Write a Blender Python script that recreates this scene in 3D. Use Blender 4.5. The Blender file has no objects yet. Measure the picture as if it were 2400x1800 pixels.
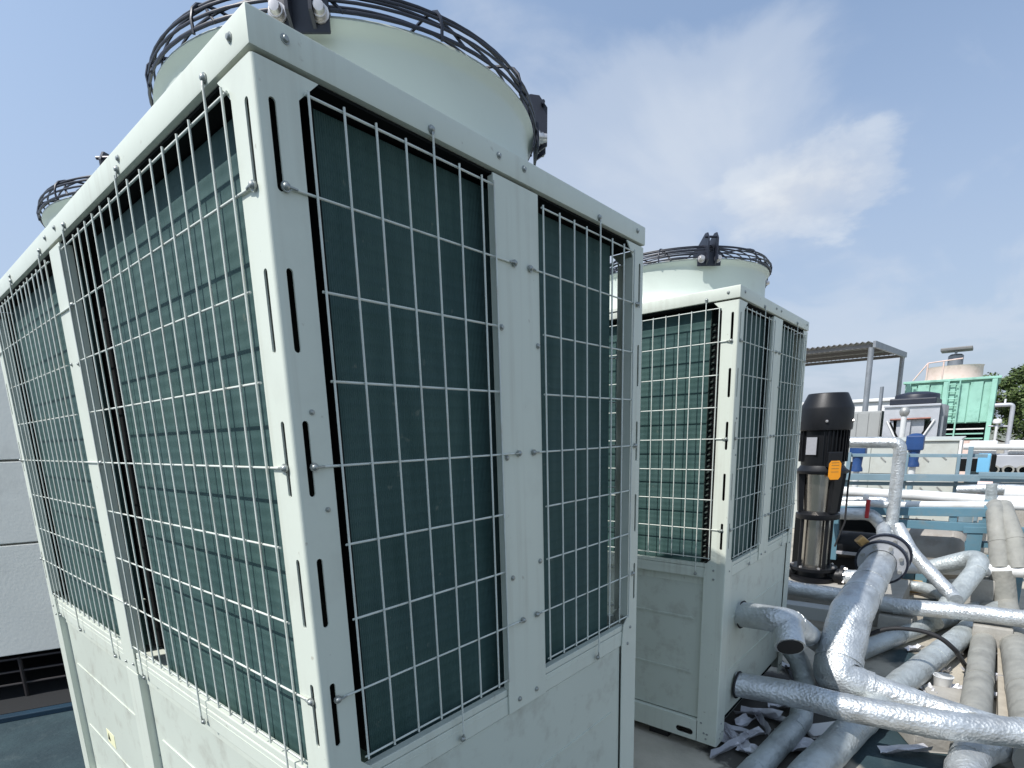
import bpy, bmesh, math, random
from mathutils import Vector, Matrix, noise

random.seed(7)
sc = bpy.context.scene
COL = sc.collection
R = math.radians
PI = math.pi

# ------------------------------------------------------------------ camera
cam_d = bpy.data.cameras.new("camera"); cam = bpy.data.objects.new("camera", cam_d); COL.objects.link(cam)
def look(pitch, yaw, roll):
    cz, sz = math.cos(yaw), math.sin(yaw)
    f = Vector((-sz*math.cos(pitch), cz*math.cos(pitch), math.sin(pitch)))
    r = Vector((cz, sz, 0)); u = r.cross(f)
    r2 = math.cos(roll)*r + math.sin(roll)*u; u2 = -math.sin(roll)*r + math.cos(roll)*u
    m = Matrix.Identity(4)
    for i in range(3):
        m[i][0] = r2[i]; m[i][1] = u2[i]; m[i][2] = -f[i]
    return m
m = look(-0.2081, -0.8658, -0.0289); m.translation = Vector((-0.4296, -0.7868, 1.4472))
cam.matrix_world = m
cam_d.sensor_fit = 'HORIZONTAL'; cam_d.sensor_width = 36.0
cam_d.lens = 36.0*1292.785/2400.0
cam_d.shift_y = (1293.535-900.0)/2400.0
cam_d.clip_start = 0.02; cam_d.clip_end = 4000.0
sc.camera = cam

# ------------------------------------------------------------------ sky and sun
SUN_EL, SUN_AZ = R(52), R(162)          # azimuth measured from +X towards +Y
sun_dir = Vector((math.cos(SUN_EL)*math.cos(SUN_AZ), math.cos(SUN_EL)*math.sin(SUN_AZ), math.sin(SUN_EL)))
world = bpy.data.worlds.new("World"); sc.world = world; world.use_nodes = True
nt = world.node_tree; nt.nodes.clear()
def N(tree, t, **kw):
    n = tree.nodes.new(t)
    for k, v in kw.items(): setattr(n, k, v)
    return n
def L(tree, a, b): tree.links.new(a, b)
def math_n(tree, op, a, b=None, clamp=False):
    n = N(tree, 'ShaderNodeMath', operation=op); n.use_clamp = clamp
    for i, x in enumerate((a, b)):
        if x is None: continue
        if hasattr(x, 'links'): L(tree, x, n.inputs[i])
        else: n.inputs[i].default_value = x
    return n.outputs[0]
def ramp(tree, fac, stops, interp='LINEAR'):
    n = N(tree, 'ShaderNodeValToRGB'); n.color_ramp.interpolation = interp
    el = n.color_ramp.elements
    while len(el) < len(stops): el.new(0.5)
    for e, (p, c) in zip(el, stops):
        e.position = p; e.color = (*c, 1) if len(c) == 3 else c
    L(tree, fac, n.inputs[0]); return n.outputs[0]
def mixc(tree, fac, a, b, blend='MIX'):
    n = N(tree, 'ShaderNodeMix', data_type='RGBA', blend_type=blend)
    for s, x in ((n.inputs[0], fac), (n.inputs[6], a), (n.inputs[7], b)):
        if hasattr(x, 'links'): L(tree, x, s)
        elif isinstance(x, (int, float)): s.default_value = x
        else: s.default_value = (*x, 1)
    return n.outputs[2]
sky = N(nt, 'ShaderNodeTexSky', sky_type='NISHITA'); sky.sun_disc = False
sky.sun_elevation = SUN_EL; sky.sun_rotation = R(90)-SUN_AZ
sky.altitude = 0; sky.air_density = 1.1; sky.dust_density = 1.2; sky.ozone_density = 2.2
tc = N(nt, 'ShaderNodeTexCoord')
sep = N(nt, 'ShaderNodeSeparateXYZ'); L(nt, tc.outputs['Generated'], sep.inputs[0])
# cloud layer: the view direction dropped on a high plane
den = math_n(nt, 'ADD', math_n(nt, 'MAXIMUM', sep.outputs[2], 0.0), 0.22)
px = math_n(nt, 'DIVIDE', sep.outputs[0], den); py = math_n(nt, 'DIVIDE', sep.outputs[1], den)
above = ramp(nt, sep.outputs[2], [(0.0, (0, 0, 0)), (0.06, (1, 1, 1))])
cmb = N(nt, 'ShaderNodeCombineXYZ'); L(nt, px, cmb.inputs[0]); L(nt, py, cmb.inputs[1])
def cloud(scale, detail, seed, rough=0.55, dist=0.3, stretch=None):
    mp = N(nt, 'ShaderNodeMapping'); L(nt, cmb.outputs[0], mp.inputs[0])
    mp.inputs['Location'].default_value = (seed, seed*0.7, 0)
    if stretch: mp.inputs['Rotation'].default_value = (0, 0, stretch[0]); mp.inputs['Scale'].default_value = (stretch[1], stretch[2], 1)
    n = N(nt, 'ShaderNodeTexNoise'); L(nt, mp.outputs[0], n.inputs['Vector'])
    n.inputs['Scale'].default_value = scale; n.inputs['Detail'].default_value = detail
    n.inputs['Roughness'].default_value = rough; n.inputs['Distortion'].default_value = dist
    return n.outputs[0]
def bump_at(d, width):
    """soft bell round one direction in the sky"""
    v = N(nt, 'ShaderNodeVectorMath', operation='DOT_PRODUCT'); L(nt, tc.outputs['Generated'], v.inputs[0])
    v.inputs[1].default_value = Vector(d).normalized()
    a = math_n(nt, 'SUBTRACT', 1.0, v.outputs['Value']); a = math_n(nt, 'DIVIDE', a, width)
    return math_n(nt, 'POWER', 2.718, math_n(nt, 'MULTIPLY', a, -1.0))
thin = cloud(1.3, 7, 5.2, 0.52, 0.6, (R(35), 1.0, 1.7))
puff = cloud(3.6, 9, 1.7, 0.56, 0.15)
SKYC = [((0.801, 0.435, 0.412), 0.012, 0.27), ((0.772, 0.526, 0.358), 0.014, 0.22), ((0.852, 0.321, 0.414), 0.006, 0.18), ((0.842, 0.286, 0.457), 0.002, 0.15), ((0.908, 0.199, 0.368), 0.012, 0.17), ((0.855, 0.220, 0.469), 0.0025, 0.2), ((0.926, 0.056, 0.373), 0.01, 0.22), ((0.892, 0.046, 0.449), 0.02, -0.3), ((0.739, 0.393, 0.547), 0.02, -0.36), ((0.808, 0.260, 0.529), 0.03, -0.14), ((0.973, 0.119, 0.198), 0.02, 0.08), ((0.188, 0.879, 0.439), 0.08, -0.15)]
SKYP = [((0.926, 0.194, 0.324), 0.0028, 0.22), ((0.915, 0.244, 0.321), 0.0022, 0.17), ((0.938, 0.146, 0.316), 0.0018, 0.15), ((0.906, 0.286, 0.314), 0.0016, 0.18), ((0.868, 0.185, 0.460), 0.001, 0.07)]
# thin veil, brighter towards the sun side, and one soft cumulus field
veil = thin
for d, w, s_ in SKYC:
    veil = math_n(nt, 'ADD', veil, math_n(nt, 'MULTIPLY', bump_at(d, w), s_))
veil = ramp(nt, math_n(nt, 'ADD', math_n(nt, 'MULTIPLY', veil, .8), math_n(nt, 'MULTIPLY', puff, .2)), [(0.47, (0, 0, 0)), (0.62, (.5, .5, .5)), (0.82, (.85, .85, .85))], 'EASE')
cum = math_n(nt, 'MULTIPLY', puff, .62)
for d, w, s_ in SKYP:
    cum = math_n(nt, 'ADD', cum, math_n(nt, 'MULTIPLY', bump_at(d, w), s_))
cum = ramp(nt, cum, [(0.46, (0, 0, 0)), (0.56, (.42, .42, .42)), (0.74, (.92, .92, .92))], 'EASE')
shade = ramp(nt, puff, [(0.36, (4.1, 4.4, 4.9)), (0.62, (5.0, 5.3, 5.6))])
skyc = sky.outputs[0]
haze_f = ramp(nt, math_n(nt, 'MAXIMUM', sep.outputs[2], 0.0), [(0.0, (.85, .85, .85)), (0.25, (.6, .6, .6)), (0.5, (0.12, .12, .12)), (.9, (0, 0, 0))])
skyc = mixc(nt, haze_f, skyc, (2.7, 3.15, 4.05))
# the whiter, brighter sky towards the sun
glow = bump_at(sun_dir, .55)
skyc = mixc(nt, math_n(nt, 'MULTIPLY', glow, 1.0, True), skyc, (4.0, 5.2, 7.0))
veil = math_n(nt, 'MULTIPLY', veil, above); cum = math_n(nt, 'MULTIPLY', cum, above)
skyc = mixc(nt, veil, skyc, (4.0, 4.45, 5.15))
skyc = mixc(nt, cum, skyc, shade)
bg = N(nt, 'ShaderNodeBackground'); bg.inputs[1].default_value = 0.125
L(nt, skyc, bg.inputs[0])
wo = N(nt, 'ShaderNodeOutputWorld'); L(nt, bg.outputs[0], wo.inputs[0])

sd = bpy.data.lights.new("sun", 'SUN'); sd.energy = 4.1; sd.angle = R(0.55); sd.color = (1.0, 0.968, 0.94)
sun = bpy.data.objects.new("sun", sd); COL.objects.link(sun)
sun.rotation_euler = sun_dir.to_track_quat('Z', 'Y').to_euler()
vs = sc.view_settings
vs.view_transform = 'Standard'; vs.look = 'None'; vs.gamma = 1.0; vs.use_curve_mapping = False; vs.exposure = 0.37

# ------------------------------------------------------------------ materials
def mat(name, base, rough=0.5, metal=0.0, var=0.0, vscale=4.0, bump=0.0, bscale=60.0, dirt=None, dscale=3.0, damt=0.5, spec=0.5, bstretch=None, coat=0.0):
    m = bpy.data.materials.new(name); m.use_nodes = True
    t = m.node_tree; b = t.nodes['Principled BSDF']
    b.inputs['Roughness'].default_value = rough; b.inputs['Metallic'].default_value = metal
    b.inputs['Specular IOR Level'].default_value = spec
    b.inputs['Coat Weight'].default_value = coat
    tcn = N(t, 'ShaderNodeTexCoord'); geo = N(t, 'ShaderNodeNewGeometry')
    pos = geo.outputs['Position']
    col = None
    def nz(scale, det=4, ro=.55):
        n = N(t, 'ShaderNodeTexNoise'); L(t, pos, n.inputs['Vector'])
        n.inputs['Scale'].default_value = scale; n.inputs['Detail'].default_value = det; n.inputs['Roughness'].default_value = ro
        return n.outputs[0]
    if var:
        a = tuple(c*(1-var) for c in base); c2 = tuple(min(1, c*(1+var)) for c in base)
        col = ramp(t, nz(vscale, 5), [(0.3, a), (0.7, c2)])
    if dirt:
        f = ramp(t, nz(dscale, 7, .65), [(0.52, (0, 0, 0)), (0.72, (damt, damt, damt))])
        col = mixc(t, f, col if col is not None else base, dirt)
    if col is not None: L(t, col, b.inputs['Base Color'])
    else: b.inputs['Base Color'].default_value = (*base, 1)
    if bump:
        n = N(t, 'ShaderNodeTexNoise')
        if bstretch:
            mp = N(t, 'ShaderNodeMapping'); L(t, tcn.outputs['Object'], mp.inputs[0]); mp.inputs['Scale'].default_value = bstretch
            L(t, mp.outputs[0], n.inputs['Vector'])
        else: L(t, pos, n.inputs['Vector'])
        n.inputs['Scale'].default_value = bscale; n.inputs['Detail'].default_value = 4
        bp = N(t, 'ShaderNodeBump'); bp.inputs['Strength'].default_value = bump; bp.inputs['Distance'].default_value = 0.01
        L(t, n.outputs[0], bp.inputs['Height']); L(t, bp.outputs[0], b.inputs['Normal'])
    return m

def paint_mat():
    m = mat('pale_green_paint', (.60, .637, .55), .42, 0, .03, 2.0, .012, 90, dirt=(.33, .32, .27), dscale=7.0, damt=.16)
    t = m.node_tree; b = t.nodes['Principled BSDF']
    src_ = b.inputs['Base Color'].links[0].from_socket
    geo = N(t, 'ShaderNodeNewGeometry'); mp = N(t, 'ShaderNodeMapping'); L(t, geo.outputs['Position'], mp.inputs[0]); mp.inputs['Scale'].default_value = (38, 38, 1.3)
    n = N(t, 'ShaderNodeTexNoise'); n.inputs['Scale'].default_value = 1; n.inputs['Detail'].default_value = 5; L(t, mp.outputs[0], n.inputs['Vector'])
    n2 = N(t, 'ShaderNodeTexNoise'); n2.inputs['Scale'].default_value = 2.3; n2.inputs['Detail'].default_value = 3; L(t, geo.outputs['Position'], n2.inputs['Vector'])
    f = math_n(t, 'MULTIPLY', ramp(t, n.outputs[0], [(.52, (0, 0, 0)), (.75, (.5, .5, .5))]), ramp(t, n2.outputs[0], [(.42, (0, 0, 0)), (.65, (1, 1, 1))]))
    c = mixc(t, f, src_, (.36, .34, .27))
    n3 = N(t, 'ShaderNodeTexNoise'); n3.inputs['Scale'].default_value = 46; n3.inputs['Detail'].default_value = 3; L(t, geo.outputs['Position'], n3.inputs['Vector'])
    c = mixc(t, ramp(t, n3.outputs[0], [(.70, (0, 0, 0)), (.76, (.45, .45, .45))]), c, (.25, .20, .14))
    L(t, c, b.inputs['Base Color'])
    return m
M = {}
M['paint'] = paint_mat()
M['panel'] = mat('pale_green_panel', (.54, .578, .50), .45, 0, .04, 1.5, .015, 12, dirt=(.20, .16, .12), dscale=11, damt=.38)
M['shroud'] = mat('fan_shroud_plastic', (.56, .615, .55), .45, 0, .03, 2.0, .01, 40, dirt=(.35, .36, .32), dscale=3, damt=.22)
M['wire'] = mat('white_coated_wire', (.60, .63, .57), .42, 0, .08, 14, dirt=(.42, .33, .2), dscale=20, damt=.35)
M['galv'] = mat('galvanised_steel', (.36, .36, .34), .5, .55, .12, 9)
M['screw'] = mat('screw_steel', (.34, .36, .34), .42, .7, .1, 30)
M['bolt'] = mat('bright_bolt_steel', (.62, .58, .55), .3, .75, .15, 60)
M['black'] = mat('black_coated_steel', (.016, .019, .03), .42, 0, .15, 20, .02, 200)
M['dark'] = mat('dark_inner_sheet', (.010, .011, .011), .9, spec=.1)
M['rubber'] = mat('black_rubber', (.012, .012, .013), .7)
def coil_mat():
    m = bpy.data.materials.new('teal_coil_fins'); m.use_nodes = True
    t = m.node_tree; b = t.nodes['Principled BSDF']
    geo = N(t, 'ShaderNodeNewGeometry'); s = N(t, 'ShaderNodeSeparateXYZ'); L(t, geo.outputs['Position'], s.inputs[0])
    xy = math_n(t, 'ADD', s.outputs[0], s.outputs[1])
    fin = math_n(t, 'SINE', math_n(t, 'MULTIPLY', xy, 2*PI/0.0042))
    tube = math_n(t, 'SINE', math_n(t, 'MULTIPLY', s.outputs[2], 2*PI/0.0254))
    def nz(scale, vec):
        n = N(t, 'ShaderNodeTexNoise'); n.inputs['Scale'].default_value = scale; n.inputs['Detail'].default_value = 4
        L(t, vec, n.inputs['Vector']); return n.outputs[0]
    mp = N(t, 'ShaderNodeMapping'); L(t, geo.outputs['Position'], mp.inputs[0]); mp.inputs['Scale'].default_value = (26, 26, 3)
    streak = nz(1.0, mp.outputs[0]); blot = nz(5.0, geo.outputs['Position'])
    c = ramp(t, streak, [(.3, (.036, .078, .070)), (.7, (.066, .120, .108))])
    c = mixc(t, ramp(t, blot, [(.35, (0, 0, 0)), (.7, (.4, .4, .4))]), c, (.044, .086, .094))
    c = mixc(t, ramp(t, tube, [(.5, (0, 0, 0)), (1., (.15, .15, .15))]), c, (.02, .05, .046))
    spk = nz(34.0, geo.outputs['Position'])
    c = mixc(t, ramp(t, spk, [(.70, (0, 0, 0)), (.78, (.3, .3, .3))]), c, (.33, .34, .27))
    L(t, c, b.inputs['Base Color']); b.inputs['Roughness'].default_value = .6; b.inputs['Specular IOR Level'].default_value = .18
    h = math_n(t, 'ADD', math_n(t, 'MULTIPLY', fin, .5), math_n(t, 'MULTIPLY', tube, .35))
    bp = N(t, 'ShaderNodeBump'); bp.inputs['Strength'].default_value = .6; bp.inputs['Distance'].default_value = .002
    L(t, h, bp.inputs['Height']); L(t, bp.outputs[0], b.inputs['Normal'])
    return m
M['coil'] = coil_mat()
M['coilend'] = mat('dark_green_coil_end', (.05, .07, .06), .5, .2, .2, 20)
def foil_mat(name, base, metal, rough, bump, scale=55, lap=True):
    m = bpy.data.materials.new(name); m.use_nodes = True
    t = m.node_tree; b = t.nodes['Principled BSDF']
    geo = N(t, 'ShaderNodeNewGeometry')
    def nz(sc_, det, ro=.6):
        n = N(t, 'ShaderNodeTexNoise'); n.inputs['Scale'].default_value = sc_; n.inputs['Detail'].default_value = det; n.inputs['Roughness'].default_value = ro
        L(t, geo.outputs['Position'], n.inputs['Vector']); return n.outputs[0]
    c = ramp(t, nz(9, 6), [(.28, tuple(x*.72 for x in base)), (.5, base), (.75, tuple(min(.93, x*1.18) for x in base))])
    dirt = ramp(t, nz(5, 8, .7), [(.52, (0, 0, 0)), (.74, (.38, .38, .38))])
    c = mixc(t, dirt, c, (.27, .25, .21))
    L(t, c, b.inputs['Base Color']); b.inputs['Metallic'].default_value = metal
    rr = ramp(t, nz(18, 4), [(.3, (rough*.75,)*3), (.7, (min(1, rough*1.35),)*3)])
    L(t, rr, b.inputs['Roughness'])
    vo = N(t, 'ShaderNodeTexVoronoi'); vo.inputs['Scale'].default_value = scale
    L(t, geo.outputs['Position'], vo.inputs['Vector'])
    h = math_n(t, 'ADD', math_n(t, 'MULTIPLY', vo.outputs['Distance'], .6), nz(scale*.55, 5))
    bp = N(t, 'ShaderNodeBump'); bp.inputs['Strength'].default_value = bump; bp.inputs['Distance'].default_value = .012
    L(t, h, bp.inputs['Height']); L(t, bp.outputs[0], b.inputs['Normal'])
    return m
M['foil'] = foil_mat('crinkled_foil', (.53, .555, .56), .66, .40, .42, 78)
M['foil2'] = foil_mat('dull_foil_wrap', (.43, .465, .46), .42, .45, .35, 60)
M['foil3'] = foil_mat('weathered_pipe_wrap', (.27, .268, .24), .06, .75, .35, 28)
M['whitepipe'] = mat('white_pvc', (.64, .645, .63), .42, 0, .06, 6, .05, 30, dirt=(.45, .42, .36), dscale=5, damt=.5)
M['stainless'] = mat('stainless_steel', (.47, .44, .39), .24, .95, .06, 12)
M['motor'] = mat('black_motor_paint', (.006, .0065, .008), .45, 0, .2, 18, .03, 90, spec=.35)
M['orange'] = mat('orange_label', (.80, .30, .01), .5, 0, .05, 30)
M['plate'] = mat('grey_nameplate', (.42, .42, .44), .4, .3, .05, 50)
M['bluesteel'] = mat('light_blue_painted_steel', (.10, .205, .26), .5, 0, .12, 4, .03, 40, dirt=(.18, .17, .14), dscale=8, damt=.5)
M['greysteel'] = mat('blue_grey_painted_rail', (.17, .25, .29), .5, 0, .1, 5, dirt=(.3, .3, .28), dscale=9, damt=.4)
M['bluecast'] = mat('blue_cast_paint', (.016, .055, .17), .45, 0, .15, 10, .03, 60)
M['skyblue'] = mat('sky_blue_plastic', (.16, .42, .62), .5, 0, .06, 6)
M['tank'] = mat('weathered_tank_steel', (.32, .30, .27), .55, .2, .15, 3, .05, 12, dirt=(.16, .12, .09), dscale=4, damt=.6)
M['tankpanel'] = mat('pressed_tank_panel', (.47, .49, .45), .55, .1, .07, 2.5, .03, 20, dirt=(.3, .28, .22), dscale=3, damt=.5)
M['green'] = mat('green_fibreglass', (.29, .54, .44), .6, 0, .13, 2.2, .05, 8, dirt=(.10, .24, .18), dscale=4, damt=.6)
M['beige'] = mat('beige_fibreglass', (.66, .50, .44), .6, 0, .10, 3, .05, 12, dirt=(.36, .26, .2), dscale=5, damt=.5)
M['roofmetal'] = mat('grey_corrugated_steel', (.17, .165, .16), .55, .25, .15, 2.5)
M['galvpost'] = mat('grey_post_steel', (.25, .27, .29), .5, .4, .12, 6)
M['greybox'] = mat('grey_sheet_cabinet', (.34, .35, .34), .55, .1, .07, 2)
M['drysheet'] = mat('galvanised_cooler_sheet', (.45, .46, .48), .5, .3, .12, 4, .03, 30)
M['copper'] = mat('weathered_copper_pipe', (.22, .10, .08), .5, .4, .2, 12)
M['white'] = mat('white_render', (.72, .71, .69), .7, 0, .05, 1.0, .03, 20)
M['wallgrey'] = mat('pale_wall_cladding', (.84, .82, .74), .8, 0, .05, 1.5, .08, 60, dirt=(.50, .48, .43), dscale=2.2, damt=.45)
M['concrete'] = mat('plinth_concrete', (.34, .325, .29), .85, 0, .14, 6, .25, 60, dirt=(.17, .15, .12), dscale=4, damt=.6)
M['wood'] = mat('pale_wood', (.50, .30, .10), .7, 0, .15, 14, .05, 40)
M['plank'] = mat('weathered_plank', (.40, .36, .29), .8, 0, .15, 12, .08, 60)
M['scrap'] = mat('foil_scrap', (.60, .60, .62), .45, .35, .12, 20, .2, 70)
M['red'] = mat('red_handle', (.33, .02, .025), .4)
M['yellowsticker'] = mat('pale_yellow_sticker', (.80, .78, .50), .5)
M['ink'] = mat('black_print', (.02, .02, .02), .6)
M['gold'] = mat('brass_body', (.40, .25, .10), .35, .8, .15, 40)
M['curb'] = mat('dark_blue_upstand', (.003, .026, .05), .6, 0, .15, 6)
M['recess_shade'] = mat('recess_shade_black', (.010, .011, .012), .9)  # deep shade of the recess put into a near-black colour
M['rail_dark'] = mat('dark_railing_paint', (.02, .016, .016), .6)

def floor_mat():
    m = bpy.data.materials.new('roof_screed'); m.use_nodes = True
    t = m.node_tree; b = t.nodes['Principled BSDF']
    geo = N(t, 'ShaderNodeNewGeometry'); s = N(t, 'ShaderNodeSeparateXYZ'); L(t, geo.outputs['Position'], s.inputs[0])
    def nz(scale, det=6, ro=.6):
        n = N(t, 'ShaderNodeTexNoise'); n.inputs['Scale'].default_value = scale; n.inputs['Detail'].default_value = det; n.inputs['Roughness'].default_value = ro
        L(t, geo.outputs['Position'], n.inputs['Vector']); return n.outputs[0]
    con = ramp(t, nz(3.0), [(.25, (.28, .255, .205)), (.5, (.40, .365, .295)), (.75, (.50, .455, .37))])
    con = mixc(t, ramp(t, nz(1.3, 8, .7), [(.5, (0, 0, 0)), (.68, (.65, .65, .65))]), con, (.13, .12, .105))
    # darker patch with a ragged edge between the second unit and the pipe feet
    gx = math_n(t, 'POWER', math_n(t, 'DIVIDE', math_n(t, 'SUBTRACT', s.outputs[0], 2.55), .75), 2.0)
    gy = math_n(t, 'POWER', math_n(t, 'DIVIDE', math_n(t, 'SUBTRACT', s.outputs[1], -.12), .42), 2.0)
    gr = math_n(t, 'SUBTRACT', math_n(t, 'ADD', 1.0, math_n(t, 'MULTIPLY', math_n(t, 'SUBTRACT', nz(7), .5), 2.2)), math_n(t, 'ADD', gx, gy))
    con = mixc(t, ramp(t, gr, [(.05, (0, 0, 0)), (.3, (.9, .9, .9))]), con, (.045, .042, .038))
    teal = ramp(t, nz(4.5), [(.3, (.010, .026, .034)), (.7, (.024, .050, .058))])
    teal = mixc(t, ramp(t, nz(6, 8, .7), [(.56, (0, 0, 0)), (.76, (.5, .5, .5))]), teal, (.09, .115, .115))
    # old waterproof coating: full behind the near unit, worn patches among the pipes
    left = ramp(t, math_n(t, 'ADD', math_n(t, 'MULTIPLY', s.outputs[0], -1.0), 1.0), [(0.0, (0, 0, 0)), (.15, (1, 1, 1))])
    w = math_n(t, 'ADD', nz(1.1, 5, .5), math_n(t, 'MULTIPLY', s.outputs[0], -.035))
    patch = ramp(t, w, [(.43, (0, 0, 0)), (.47, (1, 1, 1))])
    ym = ramp(t, math_n(t, 'ADD', math_n(t, 'MULTIPLY', s.outputs[1], -1.0), -.25), [(0.0, (0, 0, 0)), (.25, (1, 1, 1))])
    patch = math_n(t, 'MULTIPLY', patch, ym)
    f = math_n(t, 'MAXIMUM', left, patch)
    L(t, mixc(t, f, con, teal), b.inputs['Base Color'])
    b.inputs['Roughness'].default_value = .75
    bp = N(t, 'ShaderNodeBump'); bp.inputs['Strength'].default_value = .4; bp.inputs['Distance'].default_value = .01
    L(t, nz(38, 6), bp.inputs['Height']); L(t, bp.outputs[0], b.inputs['Normal'])
    return m
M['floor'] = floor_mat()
def leaf_mat(name, a, bcol):
    m = bpy.data.materials.new(name); m.use_nodes = True
    t = m.node_tree; b = t.nodes['Principled BSDF']
    geo = N(t, 'ShaderNodeNewGeometry')
    L(t, ramp(t, geo.outputs['Random Per Island'], [(0, a), (1, bcol)]), b.inputs['Base Color'])
    b.inputs['Roughness'].default_value = .6
    return m
M['leaf'] = leaf_mat('leaves', (.035, .065, .015), (.10, .14, .035))
M['bark'] = mat('bark', (.09, .07, .05), .9, 0, .2, 10)
M['ground'] = mat('far_ground', (.16, .17, .13), .9, 0, .2, .05)

# ------------------------------------------------------------------ mesh helpers
class MB:
    def __init__(s): s.bm = bmesh.new()
    def box(s, x0, x1, y0, y1, z0, z1, rot=None, bev=0.0):
        v = [s.bm.verts.new((x, y, z)) for z in (z0, z1) for y in (y0, y1) for x in (x0, x1)]
        fs = [(0, 2, 3, 1), (4, 5, 7, 6), (0, 1, 5, 4), (2, 6, 7, 3), (0, 4, 6, 2), (1, 3, 7, 5)]
        faces = [s.bm.faces.new([v[i] for i in f]) for f in fs]
        if bev:
            es = list({e for f in faces for e in f.edges})
            r = bmesh.ops.bevel(s.bm, geom=es, offset=bev, segments=2, affect='EDGES', profile=.6)
            v = list({w for f in r['faces'] for w in f.verts} | {w for w in v if w.is_valid})
        if rot is not None:
            bmesh.ops.transform(s.bm, matrix=rot, verts=[w for w in v if w.is_valid])
        return s
    def bar(s, a, b, w, h, up=(0, 0, 1), bev=0.0):
        """rectangular bar from a to b, w across, h along up"""
        a, b = Vector(a), Vector(b); d = b-a; ln = d.length; d.normalize()
        u = Vector(up); r = d.cross(u)
        if r.length < 1e-4: r = d.cross(Vector((1, 0, 0)))
        r.normalize(); u = r.cross(d)
        mt = Matrix(((r.x, d.x, u.x, a.x), (r.y, d.y, u.y, a.y), (r.z, d.z, u.z, a.z), (0, 0, 0, 1)))
        return s.box(-w/2, w/2, 0, ln, -h/2, h/2, mt, bev)
    def tube(s, pts, r, n=10, caps=True, wob=0.0, seed=0, radii=None):
        pts = [Vector(p) for p in pts]
        t0 = (pts[1]-pts[0]).normalized()
        ref = Vector((0, 0, 1)) if abs(t0.z) < .9 else Vector((1, 0, 0))
        nrm = (ref - t0*ref.dot(t0)).normalized()
        rings = []
        for i, p in enumerate(pts):
            if i == 0: t = t0
            elif i == len(pts)-1: t = (pts[i]-pts[i-1]).normalized()
            else: t = ((pts[i+1]-pts[i]).normalized()+(pts[i]-pts[i-1]).normalized()).normalized()
            nrm = (nrm - t*nrm.dot(t)).normalized(); bn = t.cross(nrm)
            rr = radii[i] if radii else r
            ring = []
            for k in range(n):
                a = 2*PI*k/n
                q = rr
                if wob:
                    q *= 1+wob*noise.noise(Vector((p.x*14+seed+math.cos(a)*1.3, p.y*14+math.sin(a)*1.3, p.z*14)))
                ring.append(s.bm.verts.new(p+nrm*math.cos(a)*q+bn*math.sin(a)*q))
            rings.append(ring)
        for i in range(len(rings)-1):
            for k in range(n):
                s.bm.faces.new((rings[i][k], rings[i][(k+1) % n], rings[i+1][(k+1) % n], rings[i+1][k]))
        if caps:
            s.bm.faces.new(rings[0][::-1]); s.bm.faces.new(rings[-1])
        return s
    def lathe(s, prof, c=(0, 0, 0), axis=(0, 0, 1), n=32, closed=False):
        """profile of (radius, height) turned round an axis through c"""
        q = Vector((0, 0, 1)).rotation_difference(Vector(axis).normalized())
        c = Vector(c); rings = []
        for r, h in prof:
            if r < 1e-6: rings.append([s.bm.verts.new(c+q @ Vector((0, 0, h)))])
            else: rings.append([s.bm.verts.new(c+q @ Vector((r*math.cos(2*PI*k/n), r*math.sin(2*PI*k/n), h))) for k in range(n)])
        pairs = list(zip(rings, rings[1:]))
        if closed: pairs.append((rings[-1], rings[0]))
        for a, b in pairs:
            for k in range(n):
                k2 = (k+1) % n
                if len(a) == 1 and len(b) == 1: continue
                if len(a) == 1: s.bm.faces.new((a[0], b[k2], b[k]))
                elif len(b) == 1: s.bm.faces.new((a[k], a[k2], b[0]))
                else: s.bm.faces.new((a[k], a[k2], b[k2], b[k]))
        return s
    def torus(s, c, axis, R0, r, n=48, k=8):
        return s.lathe([(R0+r*math.cos(2*PI*i/k), r*math.sin(2*PI*i/k)) for i in range(k)], c, axis, n, True)
    def plate(s, outline, holes, th, mtx):
        """sheet with holes: 2-D outline, pulled out along -normal by th, placed by mtx (local x,y on the sheet, z out)"""
        b2 = bmesh.new()
        def loop(pts):
            vs_ = [b2.verts.new((p[0], p[1], 0)) for p in pts]
            return [b2.edges.new((vs_[i], vs_[(i+1) % len(vs_)])) for i in range(len(vs_))]
        es = loop(outline)
        for h in holes: es += loop(h)
        bmesh.ops.triangle_fill(b2, use_beauty=True, use_dissolve=False, edges=es, normal=(0, 0, 1))
        b2.faces.ensure_lookup_table()
        for f in b2.faces:
            if f.normal.z < 0: f.normal_flip()
        fr = list(b2.faces)
        ext = bmesh.ops.extrude_face_region(b2, geom=fr)
        vv = [g for g in ext['geom'] if isinstance(g, bmesh.types.BMVert)]
        bmesh.ops.translate(b2, vec=(0, 0, -th), verts=vv)
        bmesh.ops.recalc_face_normals(b2, faces=list(b2.faces))
        bmesh.ops.transform(b2, matrix=mtx, verts=list(b2.verts))
        me = bpy.data.meshes.new('tmp'); b2.to_mesh(me); b2.free()
        s.bm.from_mesh(me); bpy.data.meshes.remove(me)
        return s
    def quad(s, pts):
        s.bm.faces.new([s.bm.verts.new(p) for p in pts]); return s
    def build(s, name, m, parent=None, smooth=None, fixn=True):
        if fixn: bmesh.ops.recalc_face_normals(s.bm, faces=list(s.bm.faces))
        me = bpy.data.meshes.new(name); s.bm.to_mesh(me); s.bm.free()
        me.materials.append(m)
        if smooth is not None:
            me.polygons.foreach_set('use_smooth', [True]*len(me.polygons))
            me.set_sharp_from_angle(angle=R(smooth))
        return link(name, me, parent)
def link(name, me, parent=None):
    o = bpy.data.objects.new(name, me); COL.objects.link(o)
    if parent is not None: o.parent = parent
    return o
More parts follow.
